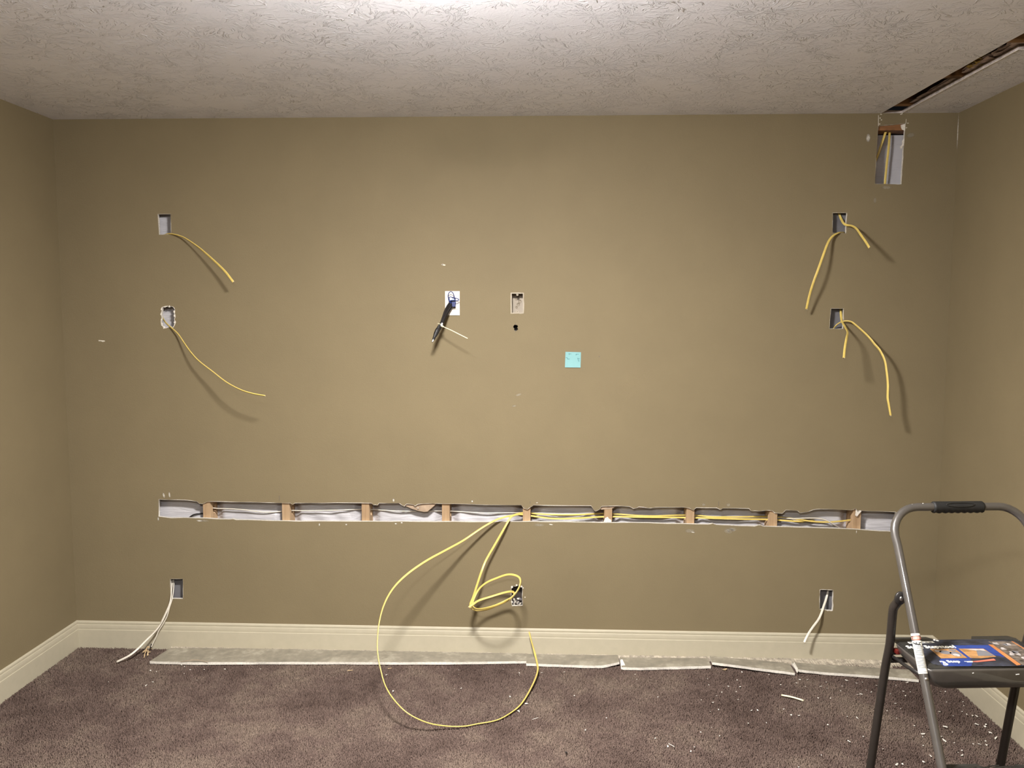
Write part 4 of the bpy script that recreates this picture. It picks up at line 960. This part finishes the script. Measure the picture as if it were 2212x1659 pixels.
straw('board_sliver', (1831, 1599), (1837, 1603), .0018, CHIP, 'thin white sliver on the carpet left of the ladder rear leg', 'sliver')
straw('paper_thread', (1150, 1554), (1163, 1550), .001, CHIP, 'thin white thread on the carpet right of the yellow loop', 'thread')
straw('paper_thread', (1444, 1606), (1457, 1613), .001, CHIP, 'thin white thread on the open carpet near the bottom edge', 'thread')
# ragged tan tuft at the left end of the strips
c = onfloor(316, 1413, 0); t = empty('frayed_tuft', c); tag(t, 'ragged tan tuft of frayed backing at the left end of the drywall strips', 'tuft')
rnd = random.Random(9)
for (px, py, px2, py2) in [(318, 1402, 311, 1421), (321, 1404, 318, 1417), (311, 1408, 322, 1410), (316, 1400, 328, 1402), (322, 1398, 314, 1406), (325, 1408, 320, 1416), (308, 1410, 318, 1409)]:
    A, B = onfloor(px, py, .012), onfloor(px2, py2, .004); M_ = (A + B) / 2 + Vector((rnd.uniform(-.006, .006), rnd.uniform(-.006, .006), rnd.uniform(.006, .014)))
    v, f = tube_vf([p - c for p in catmull([A, M_, B], 5)], [.0016 + .0014 * math.sin(k) ** 2 for k in range(11)], 6); mesh('strand', v, f, TAN, t, True)

# ------------------------------------------------------------------ step ladder
lad = empty('step_ladder', (3.7419, -1.6086, -0.001), math.radians(4.5)); tag(lad, 'dark grey folding step ladder with black grip and stickered top step', 'step ladder')
RX = lambda z: 0.208 + 0.010 * (z - .436) / .616
RY = lambda z: -0.095 + .302 * (z - .436) / .616
rail = [(-RX(z), RY(z), z) for z in (0.02, .2, .4, .6, .75, .9, 1.0)]
arc = [(-.2195, RY(1.03), 1.03)]
for k in range(1, 9):
    a = PI / 2 * k / 8; arc.append((-.2195 + .088 * (1 - math.cos(a)), RY(1.03 + .081 * math.sin(a)) , 1.03 + .081 * math.sin(a)))
left = rail + arc; full = [Vector(p) for p in left] + [Vector((0, left[-1][1], left[-1][2]))] + [Vector((-x, y, z)) for x, y, z in reversed(left)]
V, F = tube_vf(full, .0128, 16); mesh('front_rail', V, F, GUN, lad, True)
gy, gz = left[-1][1], left[-1][2]
gp = []; gr = []
for k in range(45):
    x = -.082 + .164 * k / 44; gp.append((x, gy, gz)); r_ = .0178
    if k in (0, 44): r_ = .0150
    gr.append(r_)
V, F = tube_vf(gp, gr, 18)
V = [Vector((v.x, v.y, v.z - (0.0028 * (0.5 + .5 * math.cos((v.x + .082) / .164 * 2 * PI * 8)) if v.z < gz - .008 else 0))) for v in V]
mesh('hand_grip', V, F, FOAM, lad, True)
e_ = [Vector((.046 * math.cos(a), gy - .0050 - .0105 - .004 * math.sin(a) * -1, gz + .0112 + .0046 * math.sin(a))) for a in [2 * PI * k / 28 for k in range(29)]]
V, F = tube_vf(e_, .0009, 5); mesh('grip_emblem', V, F, RUB, lad, True)
for sx in (-1, 1):
    k_ = 1.0 if sx > 0 else 0.94
    rp = catmull([(sx * .222, .150, .846), (sx * .2275 * (1 + k_) / 2, .162, .828), (sx * .2325 * (k_ if sx > 0 else .972), .176, .80), (sx * .231 * k_, .203, .68), (sx * .229 * k_, .230, .58), (sx * .230 * k_, .288, .25), (sx * .231 * k_, .332, .004)], 5)
    V, F = tube_vf(rp, [.0105, .0118, .0128] + [.0134] * (len(rp) - 3), 14); rl = mesh('rear_leg', V, F, GUNR, lad, True)
    V, F = tube_vf([(sx * .231 * k_, .325, .045), (sx * .231 * k_, .333, .001)], .0165, 12); mesh('foot_cap', V, F, BLKM, rl, True)
    V, F = lathe_vf([(.017, 0), (.017, .004), (.0155, .006)], 20)
    q = Vector((sx * .231, .132, .853)); pv = mesh('pivot_plate', [q + Vector((p[0], -.001 - p[2], p[1] * 1.25)) for p in V], F, GUND, lad, True)
    V, F = lathe_vf([(.0055, .006), (.0055, .008), (.0035, .0095)], 14); mesh('rivet', [q + Vector((p[0] + sx * -.001, -.001 - p[2], p[1] * 1.3)) for p in V], F, STEELTIP, pv, True)
    V, F = tube_vf([(sx * RX(.03), RY(.05), .05), (sx * RX(0), RY(0.001), .001)], .0165, 12); mesh('foot_cap', V, F, BLKM, lad, True)
V, F = tube_vf([(-.210, .228, .612), (.218, .228, .612)], .009, 10); mesh('cross_bar', V, F, GUND, lad, True)
V, F = tube_vf([(-.228, .315, .09), (.228, .315, .09)], .009, 10); mesh('cross_bar', V, F, GUND, lad, True)

def rrect(x0, x1, y0, y1, r, n=6):
    out = []
    for (cx, cy, a0) in ((x1 - r, y1 - r, 0), (x0 + r, y1 - r, PI / 2), (x0 + r, y0 + r, PI), (x1 - r, y0 + r, 1.5 * PI)):
        for k in range(n + 1): a = a0 + PI / 2 * k / n; out.append((cx + r * math.cos(a), cy + r * math.sin(a)))
    return out
def step(z, yf, yb, hw_, top):
    pan_rings = [(0.0, 0.0, .016, -.0015), (0.0, 0.0, .016, -.008), (0.004, 0.0015, .026, -.038), (0.016, 0.004, .034, -.058), (0.030, 0.009, .036, -.064)]
    V = []; F = []; n = 0
    for (ix, iy, r_, dz) in pan_rings:
        ring = rrect(-hw_ + ix, hw_ - ix, yf + iy, yb - .03, r_); n = len(ring)
        for (x, y) in ring:
            back = (y - yf) / (yb - yf); V.append((x, y, z + dz * (1 - .45 * max(0, back))))
    m_ = len(pan_rings)
    for i in range(m_ - 1):
        for k in range(n): a = i * n + k; b = i * n + (k + 1) % n; F.append((a, a + n, b + n, b))
    F.append(tuple(range(n)))
    st = mesh('step', V, F, GUN, lad, True)
    # rubber tread: recessed in the middle of its back edge, chevron ribs
    o_ = [(-hw_ + .004, yf + .004), (hw_ - .004, yf + .004), (hw_ - .004, yb - .035)]
    o_ += [(hw_, yb - .02), (hw_ - .016, yb), (.067, yb), (.050, yb - .026), (-.062, yb - .026), (-.084, yb), (-hw_ + .018, yb), (-hw_ + .002, yb - .02)]
    me_ = sheet(o_, [], .005); me_.transform(Matrix.Translation((0, 0, z - .0012))); tr = link('tread', me_, RUB, st)
    return st, tr
TOPZ = .681
st1, tr1 = step(TOPZ, .006, .234, .202, True)
st2, tr2 = step(.42, -.235, -.055, .194, False)
st3, tr3 = step(.19, -.36, -.165, .188, False)
def ribs(st, z, yf, yb, hw_, pitch, slope, skip=None):
    mb = MB(); y = yf - .08
    while y < yb + .05:
        for sx in (-1, 1):
            N = 8; pr_ = []
            for k in range(N + 1):
                x = sx * (hw_ - .006) * (1 - k / N); yy = y + slope * (1 - abs(x) / hw_) + .002 * math.sin(k * 1.9 + y * 90)
                pr_.append((x, yy))
            for k in range(N):
                (xa, ya), (xb, yb_) = pr_[k], pr_[k + 1]
                if min(ya, yb_) < yf + .006 or max(ya, yb_) > yb - .03: continue
                V = [(xa, ya - .0022, z), (xa, ya + .0022, z), (xa, ya, z + .0034), (xb, yb_ - .0022, z), (xb, yb_ + .0022, z), (xb, yb_, z + .0034)]
                mb.add(V, [(0, 3, 5, 2), (1, 2, 5, 4)])
        y += pitch
    return mb.build('tread_ribs', RUB, st)
ribs(st1, TOPZ + .0036, .006, .234, .202, .0085, .012)
ribs(st2, .42 + .0036, -.235, -.035, .194, .010, .045)
ribs(st3, .19 + .0036, -.36, -.165, .188, .010, .045)
# step hinge hardware on the visible left side and its twin
for sx in (-1, 1):
    V, F = tube_vf([(sx * .206, .215, .636), (sx * .206, .12, .640), (sx * .206, .03, .646)], .0038, 8); mesh('step_link', [Vector((v.x, v.y, .64 + (v.z - .64) * 1.7)) for v in V], F, GUND, lad, True)
    V, F = tube_vf([(sx * .190, .022, .650), (sx * .212, .030, .650)], .008, 10); mesh('bolt', V, F, BLKM, lad, True)
    V, F = tube_vf([(sx * .188, .212, .645), (sx * .218, .222, .638)], .0075, 10); mesh('hinge_bolt', V, F, GUND, lad, True)
    V, F = tube_vf([(sx * RX(.655), RY(.655) - .011, .655), (sx * RX(.655), RY(.655) - .0155, .655)], .0055, 10); mesh('rivet', V, F, NICKEL, lad, True)
V, F = box_vf(-.205, -.190, .182, .206, .648, .664); bevel(mesh('latch', V, F, REDP, lad), .004)
# stickered film on the top step
SZ = TOPZ + .0062
def film(name, pts_, mat, lvl, parent=st1):
    n = len(pts_); z = SZ + lvl * .00035
    pts_ = [(x - .018, y) for x, y in pts_]; V = [(x, y, z - .0003) for x, y in pts_] + [(x, y, z) for x, y in pts_]
    return mesh(name, V, [tuple(range(n))[::-1], tuple(range(n, 2 * n))] + [(i, (i + 1) % n, n + (i + 1) % n, n + i) for i in range(n)], mat, parent)
film('sticker_sheet', [(-.158, .030), (-.125, .012), (.10, .008), (.205, .012), (.198, .185), (.10, .205), (-.13, .205), (-.160, .16)], STK, 0)
film('sticker_panel', [(-.128, .050), (-.134, .014), (-.052, .012), (-.034, .036), (-.026, .064), (-.112, .066)], STB, 1)
film('sticker_panel', [(-.030, .064), (-.018, .062), (-.010, .132), (.062, .132), (.062, .085), (.088, .070), (.094, .158), (-.022, .160), (-.031, .133)], STB, 1)
film('photo_print', [(-.112, .066), (-.031, .066), (-.029, .133), (-.108, .135)], STT, 2)
for (cx, cy, rx, ry) in [(-.075, .108, .018, .014), (-.050, .095, .016, .018), (-.092, .118, .010, .008), (-.045, .122, .012, .007)]:
    film('photo_shape', [(cx + rx * math.cos(a), cy + ry * math.sin(a)) for a in [2 * PI * k / 12 for k in range(12)]], GREYBACK if rx > .011 else STS, 3)
film('photo_shape', [(-.060, .078), (-.048, .076), (-.042, .088), (-.050, .098), (-.062, .094)], STS, 4)
film('photo_print', [(-.022, .066), (.008, .062), (.062, .072), (.060, .132), (-.018, .134)], STT, 2)
film('photo_shape', [(.010, .080), (.060, .078), (.058, .112), (.030, .120)], GREYBACK, 3)
film('photo_shape', [(.028, .118), (.056, .112), (.057, .128), (.000, .130)], STS, 3)
film('sticker_stripe', [(.085, .011), (.101, .015), (.108, .160), (.095, .162)], STO, 2)
film('photo_print', [(.103, .012), (.196, .016), (.192, .182), (.110, .186)], STG, 2)
for k in range(16):
    rr = random.Random(k + 40); cx, cy = rr.uniform(.118, .182), rr.uniform(.025, .175); 
    film('photo_shape', [(cx + rr.uniform(.004, .012) * math.cos(a), cy + rr.uniform(.005, .014) * math.sin(a)) for a in [2 * PI * j / 8 for j in range(8)]], STS if k % 2 else GREYBACK, 3)
film('sticker_stripe', [(.184, .060), (.189, .060), (.186, .182), (.182, .182)], STO, 4)
film('sticker_stripe', [(-.038, .040), (.045, .058), (.044, .046), (-.020, .036)], STR, 3)
film('sticker_band', [(-.150, .178), (-.066, .182), (-.066, .194), (-.150, .190)], LABW, 1)
for k in range(6):
    x = -.146 + k * .0125; film('printed_line', [(x, .183), (x + .009, .1835), (x + .009, .188), (x, .1875)], LABK, 2)
text_mesh('Steel Stepstool', .029, LABW, st1, Matrix.Translation((-.192, .141, SZ + .0006)), sx=.88, bold=.0007)
text_mesh('3', .040, LABW, st1, Matrix.Translation((-.150, .018, SZ + .0012)), sx=.95, bold=.001)
text_mesh('Step', .022, LABW, st1, Matrix.Translation((-.126, .036, SZ + .0012)), sx=1.0, bold=.0005)
for (x, y, L_) in [(-.055, .041, .026), (-.050, .036, .018)]:
    film('printed_line', [(x, y), (x + L_, y), (x + L_, y + .0025), (x, y + .0025)], LABW, 3)
for (fx, fy, fs) in [(-.058, .198, .0035), (-.050, .195, .0045), (-.055, .204, .003)]:
    film('plaster_fleck', [(fx + fs * math.cos(a), fy + fs * math.sin(a)) for a in [2 * PI * k / 7 for k in range(7)]], CHIP, 4)
for (x, z, L_, a) in [(.090, .655, .007, .5), (.062, .662, .010, .1), (-.07, .668, .004, .3), (.093, .645, .006, 1.2)]:
    q0 = Vector((x, .0055, z)); V, F = tube_vf([q0, q0 + Vector((L_ * math.cos(a), 0, L_ * math.sin(a)))], .0012, 5); mesh('plaster_fleck', V, F, CHIP, st1)
for (x, z, r_) in [(-.115, gz + .0128, .0022), (-.150, gz + .010, .0018), (-.045, gz - .0165, .0026)]:
    V, F = lathe_vf([(r_, 0), (r_ * .6, .0012)], 7); mesh('plaster_fleck', [(x + p[0], gy - .004 + p[1], z + p[2] - .0004) for p in V], F, CHIP, lad)
# warning label wrapped round the left rail
def on_rail(u, v, lift=0.0):      # u: -1..1 round the front, v: height
    z = v; c_ = Vector((-RX(z), RY(z), z)); ax = Vector((-.010, .302, .616)).normalized()
    f_ = Vector((-.52, -1, 0)); f_ = (f_ - ax * f_.dot(ax)).normalized(); s_ = ax.cross(f_) * -1
    s_ = Vector((1, 0, 0)) - ax * ax.x; s_ = (s_ - f_ * s_.dot(f_)).normalized()
    a = u * 1.35; return c_ + (f_ * math.cos(a) + s_ * math.sin(a)) * (.0128 + .0003 + lift)
def rail_patch(name, u0, u1, v0, v1, mat, parent, lift=0.0, nu=10, nv=4, oval=False):
    V = []; F = []
    if oval:
        N = 24; uc, vc = (u0 + u1) / 2, (v0 + v1) / 2; V = [on_rail(uc, vc, lift + .0003)]
        for ring in (.5, 1.0):
            for k in range(N): a = 2 * PI * k / N; V.append(on_rail(uc + ring * (u1 - u0) / 2 * math.cos(a), vc + ring * (v1 - v0) / 2 * math.sin(a), lift))
        F = [(0, 1 + k, 1 + (k + 1) % N) for k in range(N)] + [(1 + k, 1 + N + k, 1 + N + (k + 1) % N, 1 + (k + 1) % N) for k in range(N)]
    else:
        for j in range(nv + 1):
            for i in range(nu + 1): V.append(on_rail(u0 + (u1 - u0) * i / nu, v0 + (v1 - v0) * j / nv, lift))
        for j in range(nv):
            for i in range(nu): a = j * (nu + 1) + i; F.append((a, a + 1, a + nu + 2, a + nu + 1))
    return mesh(name, V, F, mat, parent, True)
V0, V1 = .664, .766
lb = rail_patch('warning_label', -1, 1, V0, V1, LABW, lad, 0, 12, 6)
rail_patch('label_panel', -.86, .98, .7478, .7600, LABK, lb, .0003)
rail_patch('label_oval', -.82, .94, .7484, .7594, LABR, lb, .0006, oval=True)
for v in (.7515, .7538, .7562): rail_patch('printed_line', -.5, .6, v, v + .0007, LABW, lb, .0012, 6, 1)
for (u0, u1, v0, v1) in [(-.55, .05, .7385, .7415), (-.3, .25, .7365, .7395), (.05, .55, .7352, .7378), (-.75, -.45, .7412, .7436), (.28, .42, .7378, .743), (.5, .62, .7325, .736), (.45, .75, .741, .743), (-.10, .02, .741, .7445)]:
    rail_patch('pictogram', u0, u1, v0, v1, LABK, lb, .0004, 4, 1)
for k, (u0, u1) in enumerate([(-.5, .85), (-.2, .8), (-.3, .85), (-.7, .9), (-.5, .9), (-.6, .85), (-.5, .9), (-.2, .6), None, (-.6, .85), (-.3, .8), (-.3, .85), (-.65, .9), (-.5, .9), (-.3, .8), (-.7, .85), (-.5, .85), (-.55, .8)] if True else []) if False else enumerate([(-.5, .85), (-.2, .8), (-.3, .85), (-.7, .9), (-.5, .9), (-.6, .85), (-.5, .9), (-.2, .6), (0, 0), (-.6, .85), (-.3, .8), (-.3, .85), (-.65, .9), (-.5, .9), (-.3, .8), (-.7, .85), (-.5, .85), (-.55, .8)]):
    if u0 == u1: continue
    v = .7305 - k * .0031; rail_patch('printed_line', u0, u1, v, v + .0011, LABK, lb, .0004, 6, 1)
rail_patch('printed_line', -.6, .7, .6675, .6683, LABK, lb, .0004, 6, 1)
